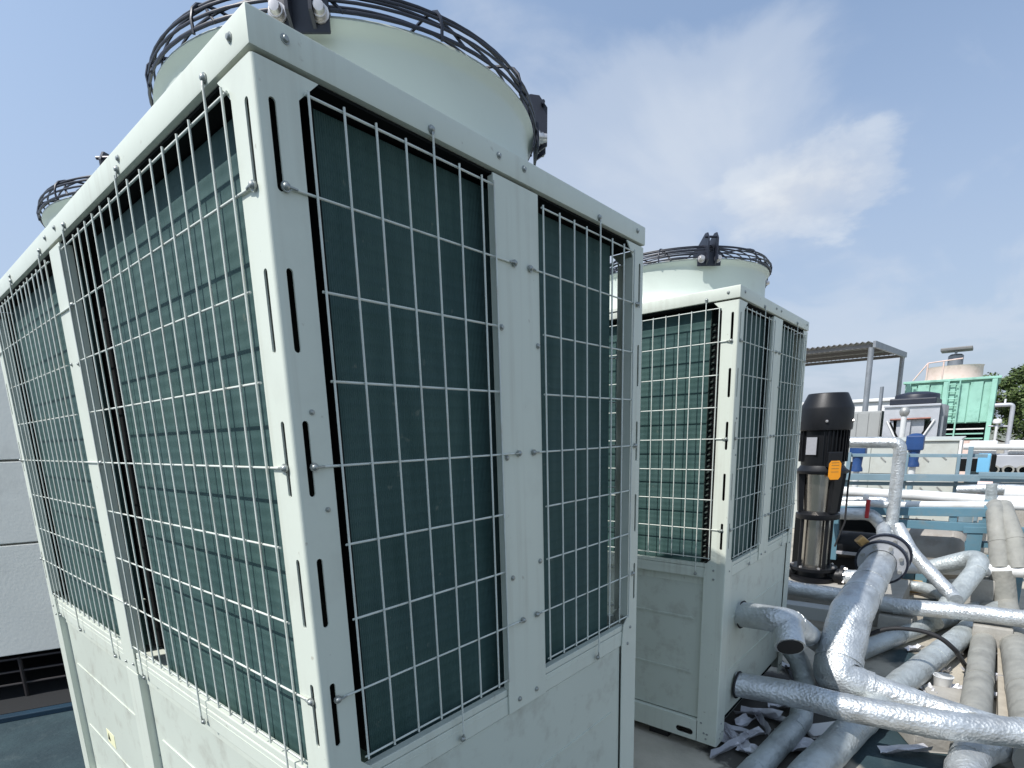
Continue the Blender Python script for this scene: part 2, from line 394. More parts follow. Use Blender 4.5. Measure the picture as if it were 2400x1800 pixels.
def inst(src, parent=None, loc=None, rot=None):
    c = src.copy(); COL.objects.link(c)
    if parent is not None: c.parent = parent
    if loc is not None: c.location = loc
    if rot is not None: c.rotation_euler = rot
    return c
def tag(o, label=None, cat=None, group=None, kind=None):
    for k, v in (('label', label), ('category', cat), ('group', group), ('kind', kind)):
        if v: o[k] = v
    return o
def thing(name, label, cat, loc=(0, 0, 0), group=None):
    o = bpy.data.objects.new(name, None); COL.objects.link(o); o.location = loc; o.empty_display_size = .1
    return tag(o, label, cat, group)
def copy_tree(o, parent=None):
    c = o.copy(); COL.objects.link(c)
    if parent is not None: c.parent = parent
    for ch in list(o.children): copy_tree(ch, c)
    return c
def smooth_path(pts, rb, seg=8, step=None):
    """round the corners of a polyline with radius rb, then resample straight runs"""
    pts = [Vector(p) for p in pts]; out = [pts[0]]
    for i in range(1, len(pts)-1):
        a, b, c = pts[i-1], pts[i], pts[i+1]
        d1 = (a-b).normalized(); d2 = (c-b).normalized()
        ang = d1.angle(d2)
        tl = min(rb/math.tan(ang/2) if ang > .05 else 0, (a-b).length*.49, (c-b).length*.49)
        p1, p2 = b+d1*tl, b+d2*tl
        for k in range(seg+1):
            t = k/seg
            out.append(p1*(1-t)**2+b*2*t*(1-t)+p2*t*t)
    out.append(pts[-1])
    res = [out[0]]
    for a, b in zip(out, out[1:]):
        ln = (b-a).length
        if ln < 1e-5: continue
        k = max(1, int(ln/step)) if step else 1
        for j in range(1, k+1): res.append(a.lerp(b, j/k))
    return res

# ------------------------------------------------------------------ setting
FZ = -0.05
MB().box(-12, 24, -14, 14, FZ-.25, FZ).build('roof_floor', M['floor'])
tag(bpy.data.objects['roof_floor'], kind='structure')
MB().quad([(-1500, -1500, -9), (1500, -1500, -9), (1500, 1500, -9), (-1500, 1500, -9)]).build('ground', M['ground'])
tag(bpy.data.objects['ground'], kind='structure')

# grey clad building at the back left, its wall overhanging a recess coloured black for its deep shade
BA = R(-25)
bl = thing('clad_building', 'pale clad building wall overhanging a shaded recess behind the nearest chiller', 'building', (-.05, 3.6, 0)); bl.rotation_euler = (0, 0, BA)
for i in range(6):
    for j, (z0, z1) in enumerate(((.231, .897), (.909, 1.381), (1.393, 2.05))):
        x0 = -7.45+i*1.44
        MB().box(x0, x0+1.428, 0, .06, z0, z1, bev=.004).build('cladding_panel', M['wallgrey'], bl)
MB().box(-7.45, 1.18, .062, .2, .24, 2.04).build('wall_core', M['wallgrey'], bl)
MB().box(-7.45, 1.18, .21, 3.4, .25, 2.03).build('upper_storey', M['wallgrey'], bl)
MB().box(-7.45, 1.18, 2.0, 2.1, FZ+.004, .246).build('back_wall', M['recess_shade'], bl)
MB().box(-7.45, 1.18, .06, 2.0, .236, .2385).build('soffit', M['recess_shade'], bl)
MB().box(1.15, 1.178, .07, 2.0, FZ+.004, .232).build('side_wall', M['recess_shade'], bl)
MB().box(-7.45, 1.18, -.22, 1.98, FZ-.001, FZ+.003).build('recess_floor_shade', M['recess_shade'], bl)  # black sheet laid over the floor as the recess shade
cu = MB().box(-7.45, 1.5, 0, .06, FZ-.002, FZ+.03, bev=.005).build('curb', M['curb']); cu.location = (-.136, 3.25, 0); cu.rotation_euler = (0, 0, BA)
tag(cu, kind='structure')
rl = thing('railing', 'dark low pipe railing standing inside the shaded recess', 'railing', (-.05, 3.62, FZ)); rl.rotation_euler = (0, 0, BA)
for x in (-3.2, -2.0, -.8, .09, 1.0): MB().tube([(x, 0, 0), (x, 0, .26)], .012, 8).build('post', M['rail_dark'], rl, 40)
for z in (.09, .17, .25): MB().tube([(-4.5, 0, z), (1.1, 0, z)], .008, 8).build('rail', M['rail_dark'], rl, 40)

# ------------------------------------------------------------------ chiller unit (origin at its near ground corner)
W, LN, H, HC, HS = 1.10, 2.054, 1.999, 1.947, .865
def rounded_slot(cx, cz, w, h, n=6):
    r = w/2; pts = []
    for k in range(n+1):
        a = PI*k/n; pts.append((cx+r*math.cos(a), cz+h/2-r+r*math.sin(a)))
    for k in range(n+1):
        a = PI+PI*k/n; pts.append((cx+r*math.cos(a), cz-h/2+r+r*math.sin(a)))
    return pts
SL_Z = [1.845, 1.632, 1.42, 1.207, .994]
def wall_mtx(side):
    """local x along the wall, local y up, local z outwards"""
    if side == 'front':  return Matrix(((1, 0, 0, 0), (0, 0, -1, 0), (0, 1, 0, 0), (0, 0, 0, 1)))
    if side == 'left':   return Matrix(((0, 0, -1, 0), (1, 0, 0, 0), (0, 1, 0, 0), (0, 0, 0, 1)))   # x = depth along +Y
    if side == 'right':  return Matrix(((0, 0, 1, W), (1, 0, 0, 0), (0, 1, 0, 0), (0, 0, 0, 1)))
    if side == 'back':   return Matrix(((1, 0, 0, 0), (0, 0, 1, LN), (0, 1, 0, 0), (0, 0, 0, 1)))
TH = .003
def post_outline(a, w, sgn, low=0.80, lw=.094):
    """corner post face seen flat: starts at a (bend) and goes sgn; wider foot below, gussets at the window corners"""
    p = [(a, .10), (a+sgn*lw, .10), (a+sgn*lw, low), (a+sgn*(w+.022), HS), (a+sgn*w, HS+.022), (a+sgn*w, HC-.034), (a+sgn*(w+.034), HC-.001), (a, HC-.001)]
    return [(x+(0), z) for x, z in p]
def make_chiller(root):
    P = lambda nm, mb, m, sm=None: mb.build(nm, m, root, sm)
    EB = .006                                   # radius of the folded corner edge
    # corner posts: two slotted faces joined by a folded edge
    for cx, cy in ((0, 0), (W, 0), (0, LN), (W, LN)):
        mb = MB(); sx = 1 if cx == 0 else -1; sy = 1 if cy == 0 else -1
        slots_x = [rounded_slot(cx+sx*.0235, z, .0105, .115) for z in SL_Z]
        slots_y = [rounded_slot(cy+sy*.0245, z, .0105, .115) for z in SL_Z]
        ox = [(cx+sx*EB, .0), (cx+sx*.094, .0), (cx+sx*.094, .80), (cx+sx*.086, HS), (cx+sx*.064, HS+.022), (cx+sx*.064, HC-.034), (cx+sx*.098, HC-.001), (cx+sx*EB, HC-.001)]
        oy = [(cy+sy*EB, .0), (cy+sy*.094, .0), (cy+sy*.094, .80), (cy+sy*.089, HS), (cy+sy*.067, HS+.022), (cy+sy*.067, HC-.034), (cy+sy*.101, HC-.001), (cy+sy*EB, HC-.001)]
        mb.plate(ox, slots_x, TH, wall_mtx('front' if cy == 0 else 'back'))
        mb.plate(oy, slots_y, TH, wall_mtx('left' if cx == 0 else 'right'))
        n = 5; ctr = Vector((cx+sx*EB, cy+sy*EB, 0)); ring = []
        for k in range(n+1):
            a = PI/2*k/n
            ring.append((ctr.x-sx*EB*math.cos(a), ctr.y-sy*EB*math.sin(a)))
        for (xa, ya), (xb, yb) in zip(ring, ring[1:]):
            mb.quad([(xa, ya, 0), (xb, yb, 0), (xb, yb, HC-.001), (xa, ya, HC-.001)])
        # folded-in returns towards the windows
        mb.box(*sorted((cx+sx*.061, cx+sx*.0638)), *sorted((cy+sy*.0032, cy+sy*.028)), HS+.024, HC-.036)
        mb.box(*sorted((cx+sx*.0032, cx+sx*.028)), *sorted((cy+sy*.064, cy+sy*.0668)), HS+.024, HC-.036)
        # lower returns that close the recess beside the panels
        mb.box(*sorted((cx+sx*.0032, cx+sx*.040)), *sorted((cy+sy*.0915, cy+sy*.0938)), .107, .795)
        P('corner_post', mb, M['paint'], 30)
        if cx == 0:
            if cy == 0:
                P('corner_light_block', MB().box(.088, .107, .088, .1265, HS+.002, HC-.004), M['dark'])  # added dark block hiding the lit inside of the side coil
                P('coil_end_shade', MB().box(.1075, .1125, .042, .087, HS+.002, HC-.004), M['dark'])  # dark sheet on the coil end, standing for shade in the gap
                P('sun_blocker', MB().box(.0595, .0630, .030, .1265, HS+.002, HC-.004), M['dark'])  # added unseen sheet that stops sun entering behind the front window
            mb = MB(); mb.box(*sorted((cx+sx*.034, cx+sx*.058)), *sorted((cy+sy*.034, cy+sy*.058)), HS, HC-.01)
            P('slot_shade_backing', mb, M['dark'])  # dark column added so the post slots look shaded inside
    # middle posts
    def mid(side, a, b):
        mb = MB(); mb.plate([(a, HS-.062), (b, HS-.062), (b, HC-.001), (a, HC-.001)], [], TH, wall_mtx(side))
        mt = wall_mtx(side)
        dp = .014 if side in ('front', 'back') else .026
        for e in (a+.0015, b-.0015): mb.box(e-.0013, e+.0013, HS, HC-.004, -dp, -.0032, mt)
        return P('middle_post', mb, M['paint'])
    mids = [mid('front', .470, .613), mid('back', .470, .613), mid('left', 1.0165, 1.1215), mid('right', 1.0165, 1.1215)]
    # lower middle posts on the long sides
    for side in ('left', 'right'):
        mb = MB(); mb.box(1.0165, 1.1215, .106, HS-.066, -.03, -.0005, wall_mtx(side), bev=.002); P('lower_post', mb, M['paint'])
    # sill rails with a folded lip
    def sill(side, a, b):
        mb = MB(); mt = wall_mtx(side)
        mb.box(a-.02, b+.02, HS-.064, HS-.018, -.014, -.0042, mt, bev=.002)
        mb.box(a-.02, b+.02, HS-.0165, HS, -.024, -.0052, mt, bev=.002)
        mb.box(a, b, HS-.034, HS-.031, -.006, -.0036, mt)
        o = P('sill_rail', mb, M['paint'])
        return o
    for side in ('front', 'back'):
        sill(side, .0955, .468); sill(side, .615, W-.0955)
    for side in ('left', 'right'):
        sill(side, .0965, 1.0145); sill(side, 1.1235, LN-.0965)
    # lower panels with pressed ribs
    def panel(side, a, b, d, z0=.109, z1=HS-.066):
        mb = MB(); mt = wall_mtx(side)
        mb.box(a, b, z0, z1, -d-.02, -d, mt, bev=.002)
        for z in (.597, .33):
            for k in range(1): mb.plate([(a+.042, z-.0045), (b-.042, z-.0045), (b-.050, z+.0045), (a+.050, z+.0045)], [], .004, mt @ Matrix.Translation((0, 0, -d+.003)))
        return P('lower_panel', mb, M['panel'])
    panel('front', .097, W-.097, .007); panel('back', .097, W-.097, .007)
    for side in ('left', 'right'):
        panel(side, .0965, 1.0145, .022); panel(side, 1.1235, LN-.0965, .022)
    # base rails, long sides carry lifting slots
    for side in ('left', 'right'):
        mb = MB()
        mb.plate([(.097, 0), (LN-.097, 0), (LN-.097, .104), (.097, .104)], [rounded_slot_h(.155, .037, .085, .03), rounded_slot_h(LN-.155, .037, .085, .03)], TH, wall_mtx(side))
        mb.box(.097, LN-.097, .098, .1035, -.03, -.0035, wall_mtx(side))
        P('base_rail', mb, M['paint'])
    for side in ('front', 'back'):
        mb = MB(); mb.box(.097, W-.097, .0, .06, -.075, -.06, wall_mtx(side), bev=.002); P('base_rail', mb, M['paint'])
    P('base_pan', MB().box(.05, W-.05, .05, LN-.05, .02, .09), M['dark'])
    P('floor_pan', MB().box(.02, W-.02, .02, LN-.02, HS-.10, HS-.068), M['paint'])
    P('coil_tray', MB().box(.052, W-.052, .052, LN-.052, HS-.066, HS-.055), M['paint'])
    for y0_, y1_ in ((.017, .051), (LN-.051, LN-.017)): P('shade_strip', MB().box(.098, W-.098, y0_+.004, y1_, HS-.062, HS-.05), M['dark'])  # dark strip put in as the shade below the end coils
    # skids under the unit
    for y in (.25, 1.0, 1.8): P('skid', MB().box(.03, W-.03, y, y+.1, FZ+.001, -.001), M['rubber'])
    # coils
    def coil(side, a, b, d0=.045, d1=.085, ends=(0, 0)):
        mt = wall_mtx(side); mb = MB(); mb.box(a, b, HS-.035, 1.938, -d1, -d0, mt)
        o = P('coil', mb, M['coil'])
        for e, s_, on in ((a, -1, ends[0]), (b, 1, ends[1])):
            if not on: continue
            k = MB()
            k.box(*sorted((e, e+s_*.002)), HS-.036, 1.939, -d1-.004, -d0+.004, mt)
            for i in range(41):
                z = HS-.01+i*.0254
                k.tube([mt @ Vector((e+s_*.002, z, -.055)), mt @ Vector((e+s_*.016, z+.004, -.058)), mt @ Vector((e+s_*.016, z+.008, -.072)), mt @ Vector((e+s_*.002, z+.0127, -.075))], .0042, 5, False)
            eo = k.build('return_bends', M['coilend'], o); eo['kind'] = 'stuff'
        return o
    coil('front', .113, .515); coil('front', .565, .992)
    coil('back', .115, .985)
    for side in ('left', 'right'):
        coil(side, .127, .888, ends=(1, 0)); coil(side, 1.175, LN-.12)
    # dark filler added to keep the gap between coils black, and the cap that closes the top
    P('gap_filler', MB().box(.095, W-.095, 0.891, 1.169, HS-.03, HC-.003), M['dark'])
    P('compressor_box', MB().box(.22, W-.22, .25, .885, HS, 1.55), M['dark'])
    P('compressor_box', MB().box(.22, W-.22, 1.175, 1.8, HS, 1.55), M['dark'])
    P('ceiling_sheet', MB().box(.008, W-.008, .008, LN-.008, HC-.0008, HC+.004), M['dark'])
    cap = P('top_cap', MB().box(-.0025, W+.0025, -.0025, LN+.0025, HC+.0055, H, bev=.004), M['paint'], 30)
    # screws
    def screw_mesh():
        mb = MB(); mb.lathe([(0, .0048), (.0034, .0042), (.0046, .0024), (.0049, .001), (.0064, .0009), (.0064, -.001)], n=10)
        return mb
    s0 = screw_mesh().build('screw', M['screw'], cap, 40)
    first = [True]
    def screw(side, u, z, out=.0028, parent=None, sc_=1.0):
        mt = wall_mtx(side); p = mt @ Vector((u, z, out)); q = mt.to_3x3() @ Vector((0, 0, 1))
        o = s0 if first[0] else inst(s0)
        first[0] = False
        o.parent = parent or cap
        o.location = p; o.rotation_mode = 'QUATERNION'; o.rotation_quaternion = Vector((0, 0, 1)).rotation_difference(q); o.scale = (sc_,)*3
        return o
    for u in (.05, .487, .565, W-.045): screw('front', u, HC+.032); screw('back', u, HC+.032)
    for u in (.045, .52, 1.02, 1.12, 1.6, LN-.045): screw('left', u, HC+.03); screw('right', u, HC+.03)
    mp = mids[0]
    for u, z in ((.482, 1.665), (.604, 1.64), (.487, 1.40), (.495, 1.13), (.598, 1.15), (.508, .828), (.574, .828)): screw('front', u, z, .0008, mp)
    mp = mids[2]
    for u, z in ((1.03, .83), (1.10, .822), (1.035, 1.66), (1.10, 1.665)): screw('left', u, z, .0008, mp, .8)
    cps = [o for o in root.children if o.name.startswith('corner_post')]
    for u, z in ((.036, 1.40+.09), (.047, 1.34), (.05, .835), (.045, .05), (.07, .05), (.05, .10), (.036, .03)): screw('front', u, z, .0008, cps[0], .7)
    for u, z in ((.05, .80), (.052, .84), (.045, .05), (.06, .052), (.05, .025), (.075, .1)): screw('left', u, z, .0008, cps[0], .8)
    for u, z in ((W-.045, .85), (W-.06, .80), (W-.05, .05), (W-.07, .05)): screw('front', u, z, .0008, cps[1], .8)
    for u, z in ((LN-.045, .83), (LN-.07, .80)): screw('left', u, z, .0008, cps[2], .8)
    # wire guards: every wire is an object; welded grid 0.0585 x 0.126, some wires run on to hooks
    WR = .0021
    hz = [1.923-.1288*i for i in range(9)]
    def wire_v(g, side, u, z0, z1, off):
        mt = wall_mtx(side); k = ('v', round(z1-z0, 3))
        if k not in wires: wires[k] = MB().tube([(0, 0, 0), (0, 0, z1-z0)], WR, 6).build('wire', M['wire'], g, 60); o = wires[k]
        else: o = inst(wires[k], g)
        o.location = mt @ Vector((u, z0, off)); return o
    def wire_h(g, side, u0, u1, z, off):
        mt = wall_mtx(side); k = ('h', side in ('front', 'back'), round(u1-u0, 3))
        d = Vector((u1-u0, 0, 0)) if k[1] else Vector((0, u1-u0, 0))
        if k not in wires: wires[k] = MB().tube([(0, 0, 0), d], WR, 6).build('wire', M['wire'], g, 60); o = wires[k]
        else: o = inst(wires[k], g)
        o.location = mt @ Vector((u0, z, off)); return o
    wires = {}
    clips = {}
    def hook(g, side, u, z, du, dz):
        """clip: the wire end bends to the sheet and is held by a screw"""
        mt = wall_mtx(side); r3 = mt.to_3x3(); k = (side, du, dz)
        if k in clips: o = inst(clips[k], g)
        else:
            mb = MB()
            mb.tube([r3 @ Vector(p) for p in ((-du*.006, -dz*.006, .0045+abs(dz)*.003), (du*.004, dz*.004, .0065), (du*.010, dz*.010, .006), (du*.015, dz*.015, .004))], WR*.9, 6)
            mb.lathe([(0, .0065), (.0036, .0058), (.005, .0035), (.0054, .0018), (.0072, .0018), (.0072, -.001)], r3 @ Vector((du*.011, dz*.011, .003)), r3 @ Vector((0, 0, 1)), 10)
            o = mb.build('clip', M['screw'], g, 50); clips[k] = o
        o.location = mt @ Vector((u, z, 0)); return o
    def guard(side, vs_, v_long, h_ext, u_lo, u_hi):
        a, b = min(vs_)-.004, max(vs_)+.004
        g = None
        for i in sorted(range(len(hz)), key=lambda q: q != 4):
            z = hz[i]
            if i in h_ext: o = wire_h(g, side, u_lo if u_lo is not None else a, u_hi if u_hi is not None else b, z, .0027)
            else: o = wire_h(g, side, a, b, z, .0027)
            if g is None:
                g = o; g.name = 'wire_guard'; g.parent = root; gl = g.location.copy(); wires.clear()
            else: o.location = o.location-gl
        made = []
        for u in vs_:
            lg = any(abs(u-x) < .01 for x in v_long)
            o = wire_v(g, side, u+random.uniform(-.0015, .0015), HS-.036 if lg else .889, HC+.004 if lg else 1.9275, .0073)
            o.location = o.location-gl
            o.rotation_euler = (random.uniform(-.002, .002), random.uniform(-.002, .002), 0)
        for u in v_long: made += [hook(g, side, u, HC+.004, 0, 1), hook(g, side, u, HS-.038, 0, -1)]
        for zi in h_ext:
            if u_lo is not None: made.append(hook(g, side, u_lo, hz[zi], -1, 0))
            if u_hi is not None: made.append(hook(g, side, u_hi, hz[zi], 1, 0))
        for o in made: o.location = o.location-gl
        wires.clear(); clips.clear()
        return g
    guard('front', [.0762+.0587*i for i in range(7)]+[.4655], [.0762+.0587*4], (1, 4, 7), .040, .515)
    guard('front', [.6259+.0579*i for i in range(8)], [.6259+.0579*4], (1, 4, 7), .590, 1.052)
    guard('back', [.0762+.0587*i for i in range(17)], [.0762+.0587*4, .0762+.0587*12], (1, 4, 7), .04, 1.06)
    for side in ('left', 'right'):
        guard(side, [.0742+.0572*i for i in range(17)], [.0742+.0572*1, .0742+.0572*8, .0742+.0572*15], (1, 4, 7), .036, None)
        guard(side, [1.1345+.0572*i for i in range(15)], [1.1345+.0572*1, 1.1345+.0572*8, 1.1345+.0572*13], (1, 4, 7), .99, LN-.036)
    # fans
    protos = {}
    for fi, fy in enumerate((.52, 1.555)):
        fx = W/2; r = .43
        prof = [(r+.045, H+.001), (r+.043, H+.012), (r+.018, H+.02), (r+.006, H+.04), (r, H+.075), (r, H+.155), (r+.003, H+.166), (r+.011, H+.174), (r+.015, H+.180), (r+.013, H+.185), (r+.004, H+.187), (r-.006, H+.184), (r-.009, H+.17), (r-.011, H+.03), (r-.011, H+.001)]
        if fi == 0:
            sh = MB().lathe(prof, n=96).build('fan_shroud', M['shroud'], root, 50); protos['sh'] = sh
            # impeller inside the shroud
            im = MB(); im.lathe([(0, H+.12), (.10, H+.118), (.115, H+.10), (.115, H+.02), (0, H+.02)], n=24)
            for k in range(5):
                a0 = 2*PI*k/5
                pr = []
                for rr in (.11, .22, .33, .405):
                    for t_, dz in ((-.30, .03), (0, .065), (.30, .11)):
                        a = a0+t_*(.9 if rr > .2 else 1.1); pr.append(Vector((rr*math.cos(a), rr*math.sin(a), H+dz)))
                vv = [im.bm.verts.new(p) for p in pr]
                for i in range(3):
                    for j in range(2): im.bm.faces.new((vv[i*3+j], vv[i*3+j+1], vv[(i+1)*3+j+1], vv[(i+1)*3+j]))
            im.build('impeller', M['black'], sh, 40, fixn=False)
            MB().lathe([(0, H+.001), (r-.012, H+.001), (r-.012, H+.003), (0, H+.003)], n=48).build('shade_disc', M['dark'], sh)  # dark disc stands for the shaded depth below the fan
            # guard rings over the rim
            rings = [(.450, H+.189), (.450, H+.204), (.446, H+.219), (.436, H+.232), (.420, H+.241)] + [(.392-.035*i, H+.249+.004*min(i, 4)) for i in range(10)]
            for k, (rr, z) in enumerate(rings):
                MB().torus((0, 0, z), (0, 0, 1), rr, .0026 if k else .0034, 72, 6).build('ring', M['black'], sh, 60)
            sp_pts = [(.451, H+.182), (.453, H+.204), (.448, H+.223), (.437, H+.236), (.419, H+.245), (.385, H+.254), (.25, H+.269), (.06, H+.270)]
            spoke = None
            for k in range(12):
                a = 2*PI*(k+.5)/12
                if spoke is None: spoke = MB().tube([(p, 0, z) for p, z in sp_pts], .0032, 6).build('spoke', M['black'], sh, 60); o = spoke
                else: o = inst(spoke, sh)
                o.rotation_euler = (0, 0, a)
            strut = None
            for k in range(12):
                a = 2*PI*(k+.5)/12
                da = .12
                if strut is None:
                    strut = MB().tube([(.452*math.cos(da), .452*math.sin(da), H+.186), (.442*math.cos(da*.6), .442*math.sin(da*.6), H+.21), (.418, 0, H+.244)], .0032, 6).build('strut', M['black'], sh, 60); o = strut
                else: o = inst(strut, sh)
                o.rotation_euler = (0, 0, a)
            # four hinged brackets
            br = None
            for k in range(4):
                a = PI/4+PI/2*k-.045
                if br is None:
                    b_ = MB()
                    b_.box(.4495, .456, -.052, .052, H+.150, H+.208, bev=.003)
                    for yy in (-.020, .020):
                        b_.plate([(.456, H+.155), (.480, H+.17), (.482, H+.255), (.462, H+.282), (.440, H+.285), (.30, H+.24), (.30, H+.22), (.42, H+.21), (.449, H+.196)], [], .006, Matrix(((1, 0, 0, 0), (0, 0, -1, yy+.003), (0, 1, 0, 0), (0, 0, 0, 1))))
                    b_.tube([(.47, -.03, H+.262), (.47, .03, H+.262)], .005, 8)
                    br = b_.build('bracket', M['black'], sh, 30); o = br
                else: o = inst(br, sh)
                o.rotation_euler = (0, 0, a)
            bt = None
            for k in range(4):
                for yy in (-.036, .036):
                    if bt is None:
                        b_ = MB(); b_.lathe([(0, .022), (.009, .021), (.0105, .012), (.0125, .0115), (.0125, .003), (.0165, .003), (.0165, 0)], (.4565, yy, H+.178), (1, 0, 0), 12)
                        bt = b_.build('bolt', M['bolt'], sh, 35); o = bt
                    else:
                        o = inst(bt, sh)
                        if yy > 0:
                            pass
                    o.rotation_euler = (0, 0, PI/4+PI/2*k-.045 + (0 if yy < 0 else 2*math.atan(.036/.4565)))
            sh.location = (fx, fy, 0)
        else:
            c = copy_tree(protos['sh'], root); c.location = (fx, fy, 0)
    return root
def rounded_slot_h(cx, cz, w, h, n=6):
    r = h/2; pts = []
    for k in range(n+1):
        a = -PI/2+PI*k/n; pts.append((cx+w/2-r+r*math.cos(a), cz+r*math.sin(a)))
    for k in range(n+1):
        a = PI/2+PI*k/n; pts.append((cx-w/2+r+r*math.cos(a), cz+r*math.sin(a)))
    return pts
chA = thing('air_cooled_chiller', 'pale green chiller nearest the camera, its slotted corner post filling the middle', 'chiller', (0, 0, 0), 'chiller units')
make_chiller(chA)
XB, YB = 1.9332, .0125
chB = copy_tree(chA)
chB.location = (XB, YB, 0)
chB['label'] = 'second pale green chiller further back beside the black pump, silver pipes leaving its side'
# sticker on the near unit only
st = MB(); st.plate([(1.546, .352), (1.64, .352), (1.64, .405), (1.546, .405)], [], .001, wall_mtx('left') @ Matrix.Translation((0, 0, -.0208)))
so = st.build('sticker', M['yellowsticker'], chA)
MB().plate([(1.60, .366), (1.63, .366), (1.615, .395)], [], .0006, wall_mtx('left') @ Matrix.Translation((0, 0, -.0199))).build('print', M['ink'], so)

# ------------------------------------------------------------------ insulated pipes on the roof
def vsub(a, b): return Vector(a)-Vector(b)
def pipe(label, pts, r, m, rb=.12, wob=.05, bands=(), n=18, step=.035, radii=None, group=None, cat='pipe', name='insulated_pipe', bandmat=None):
    path = smooth_path(pts, rb, 8, step)
    rad = None
    if radii:
        # radii given per control point: blended along the length
        P_ = [Vector(p) for p in pts]; acc = [0]
        for a, b in zip(P_, P_[1:]): acc.append(acc[-1]+(b-a).length)
        tot = acc[-1]; ln = [0]
        for a, b in zip(path, path[1:]): ln.append(ln[-1]+(b-a).length)
        rad = []
        for l_ in ln:
            s = l_/ln[-1]*tot
            for i in range(len(acc)-1):
                if s <= acc[i+1]+1e-6:
                    f = (s-acc[i])/max(1e-6, acc[i+1]-acc[i]); rad.append(radii[i]*(1-f)+radii[i+1]*f); break
            else: rad.append(radii[-1])
    o = MB().tube(path, r, n, True, wob, random.random()*50, rad).build(name, m, None, 60)
    tag(o, label, cat, group)
    for f in bands:
        i = min(len(path)-2, max(1, int(f*len(path)))); a = path[i]; d = (path[i+1]-path[i-1]).normalized()
        rr = (rad[i] if rad else r)
        MB().tube([a-d*.02, a+d*.02], rr*1.035, n).build('tape_band', bandmat or m, o, 60)
    return o
P1S = Vector((2.174, .02, .225))
p1 = pipe('silver insulated pipe from the second chiller side, running right across the foreground', [P1S, (2.234, -0.235, 0.222), (2.240, -0.449, 0.218), (2.309, -0.771, 0.214), (2.438, -1.039, 0.210), (2.627, -1.363, 0.210)], .0605, M['foil'], .3, .05, (.14, .33, .52, .72))
MB().lathe([(.064, 0), (.068, .006), (.064, .012)], (P1S.x, YB-.014, P1S.z), (0, 1, 0), 24).build('grommet', M['rubber'], p1, 40)
P2S = Vector((2.174, .02, .584))
p2 = pipe('silver insulated pipe from the upper chiller outlet, with an open ended branch stub', [P2S, (2.071, -0.215, 0.625), (3.149, -0.118, 0.192), (3.384, -0.217, 0.011), (3.268, -0.311, 0.020)], .060, M['foil'], .10, .05, (.2, .5))
MB().lathe([(.064, 0), (.068, .006), (.064, .012)], (P2S.x, YB-.014, P2S.z), (0, 1, 0), 24).build('grommet', M['rubber'], p2, 40)
a = Vector((2.119, -0.205, 0.595)); b = a+Vector((-.088, -.040, -.070))
sb = MB().tube([a, a.lerp(b, .5), b], .060, 18, True, .04).build('branch_stub', M['foil'], p2, 60)
MB().tube([a.lerp(b, .9), b+(b-a).normalized()*.004], .052, 18).build('open_end', M['rubber'], sb, 60)
pipe('dull grey insulated pipe dropping under the upper chiller outlet to the front floor', [(2.937, -0.023, 0.202), (2.914, -0.101, 0.125), (2.812, -0.167, 0.035), (2.390, -0.238, 0.015), (1.853, -0.188, 0.010), (1.424, -0.146, 0.010)], .054, M['foil2'], .10, .05, (.55, .75))
pipe('dull grey pipe lying on the floor, passing beneath the foreground pipe and under the cable', [(1.766, -0.361, 0.030), (1.975, -0.386, 0.030), (2.441, -0.458, 0.030), (3.143, -0.579, 0.030), (4.424, -0.857, 0.030), (5.036, -0.994, 0.030)], .072, M['foil2'], .3, .04, (.3, .62, .8))
pipe('slim dull pipe on the floor leaving the foot of the thick elbow towards the rear', [(3.191, -0.206, 0.020), (3.601, -0.335, 0.020), (4.043, -0.494, 0.020), (4.587, -0.704, 0.020), (5.096, -0.905, 0.020)], .058, M['foil2'], .3, .04, (.4,))
pipe('weathered beige floor pipe with a dirt covered near end beside the plank', [(2.512, -0.882, 0.030), (2.978, -0.900, 0.030), (4.530, -0.932, 0.030), (5.461, -0.956, 0.030), (6.503, -0.981, 0.030)], .066, M['foil3'], .3, .02, (.25, .42, .6))
pipe('weathered grey floor pipe at the right edge turning up into the white cross pipe', [(2.556, -1.101, 0.040), (3.070, -1.099, 0.040), (4.333, -1.077, 0.040), (5.116, -1.048, 0.050), (5.100, -1.011, 0.239), (5.100, -0.993, 0.337)], .076, M['foil3'], .10, .02, (.3, .5, .7))
pk = MB().bar((2.723, -1.025, -0.020), (4.635, -1.039, -0.020), .075, .05, bev=.004).build('plank', M['plank']); tag(pk, 'long pale plank lying between the two weathered floor pipes', 'plank')
p3 = pipe('thickest silver insulated pipe, falling from the valve to a bulging elbow and then right', [(3.932, -0.342, 0.540), (3.100, -0.309, 0.397), (2.794, -0.307, 0.122), (2.828, -0.452, 0.090), (2.845, -0.704, 0.058), (2.837, -0.920, 0.042), (2.887, -1.215, -0.008)], .1, M['foil'], .10, .04, (.13, .2, .44, .56), 24, .03, [.086, .112, .116, .082, .062, .056, .056])
pipe('crumpled dull foil elbow at the bottom right corner under the foreground pipe', [(2.661, -0.977, 0.020), (2.447, -0.894, 0.060), (2.312, -0.875, 0.050), (2.165, -0.876, 0.030)], .07, M['foil'], .1, .14, (.5,))
p6 = pipe('shiny silver pipe crossing above the floor pipes in front of the pump', [(4.220, 0.480, 0.196), (4.220, 0.281, 0.199), (4.220, -0.088, 0.188), (4.220, -0.437, 0.172), (4.220, -0.747, 0.196), (4.220, -1.103, 0.210), (4.220, -1.347, 0.198)], .056, M['foil'], .3, .09, (.1, .3, .5, .7, .9))
p7 = pipe('shiny silver pipe slanting down to the right behind the valve', [(4.804, -0.333, 0.662), (4.656, -0.450, 0.494), (4.489, -0.733, 0.231), (4.434, -0.752, 0.217)], .046, M['foil'], .2, .05, (.3, .7))
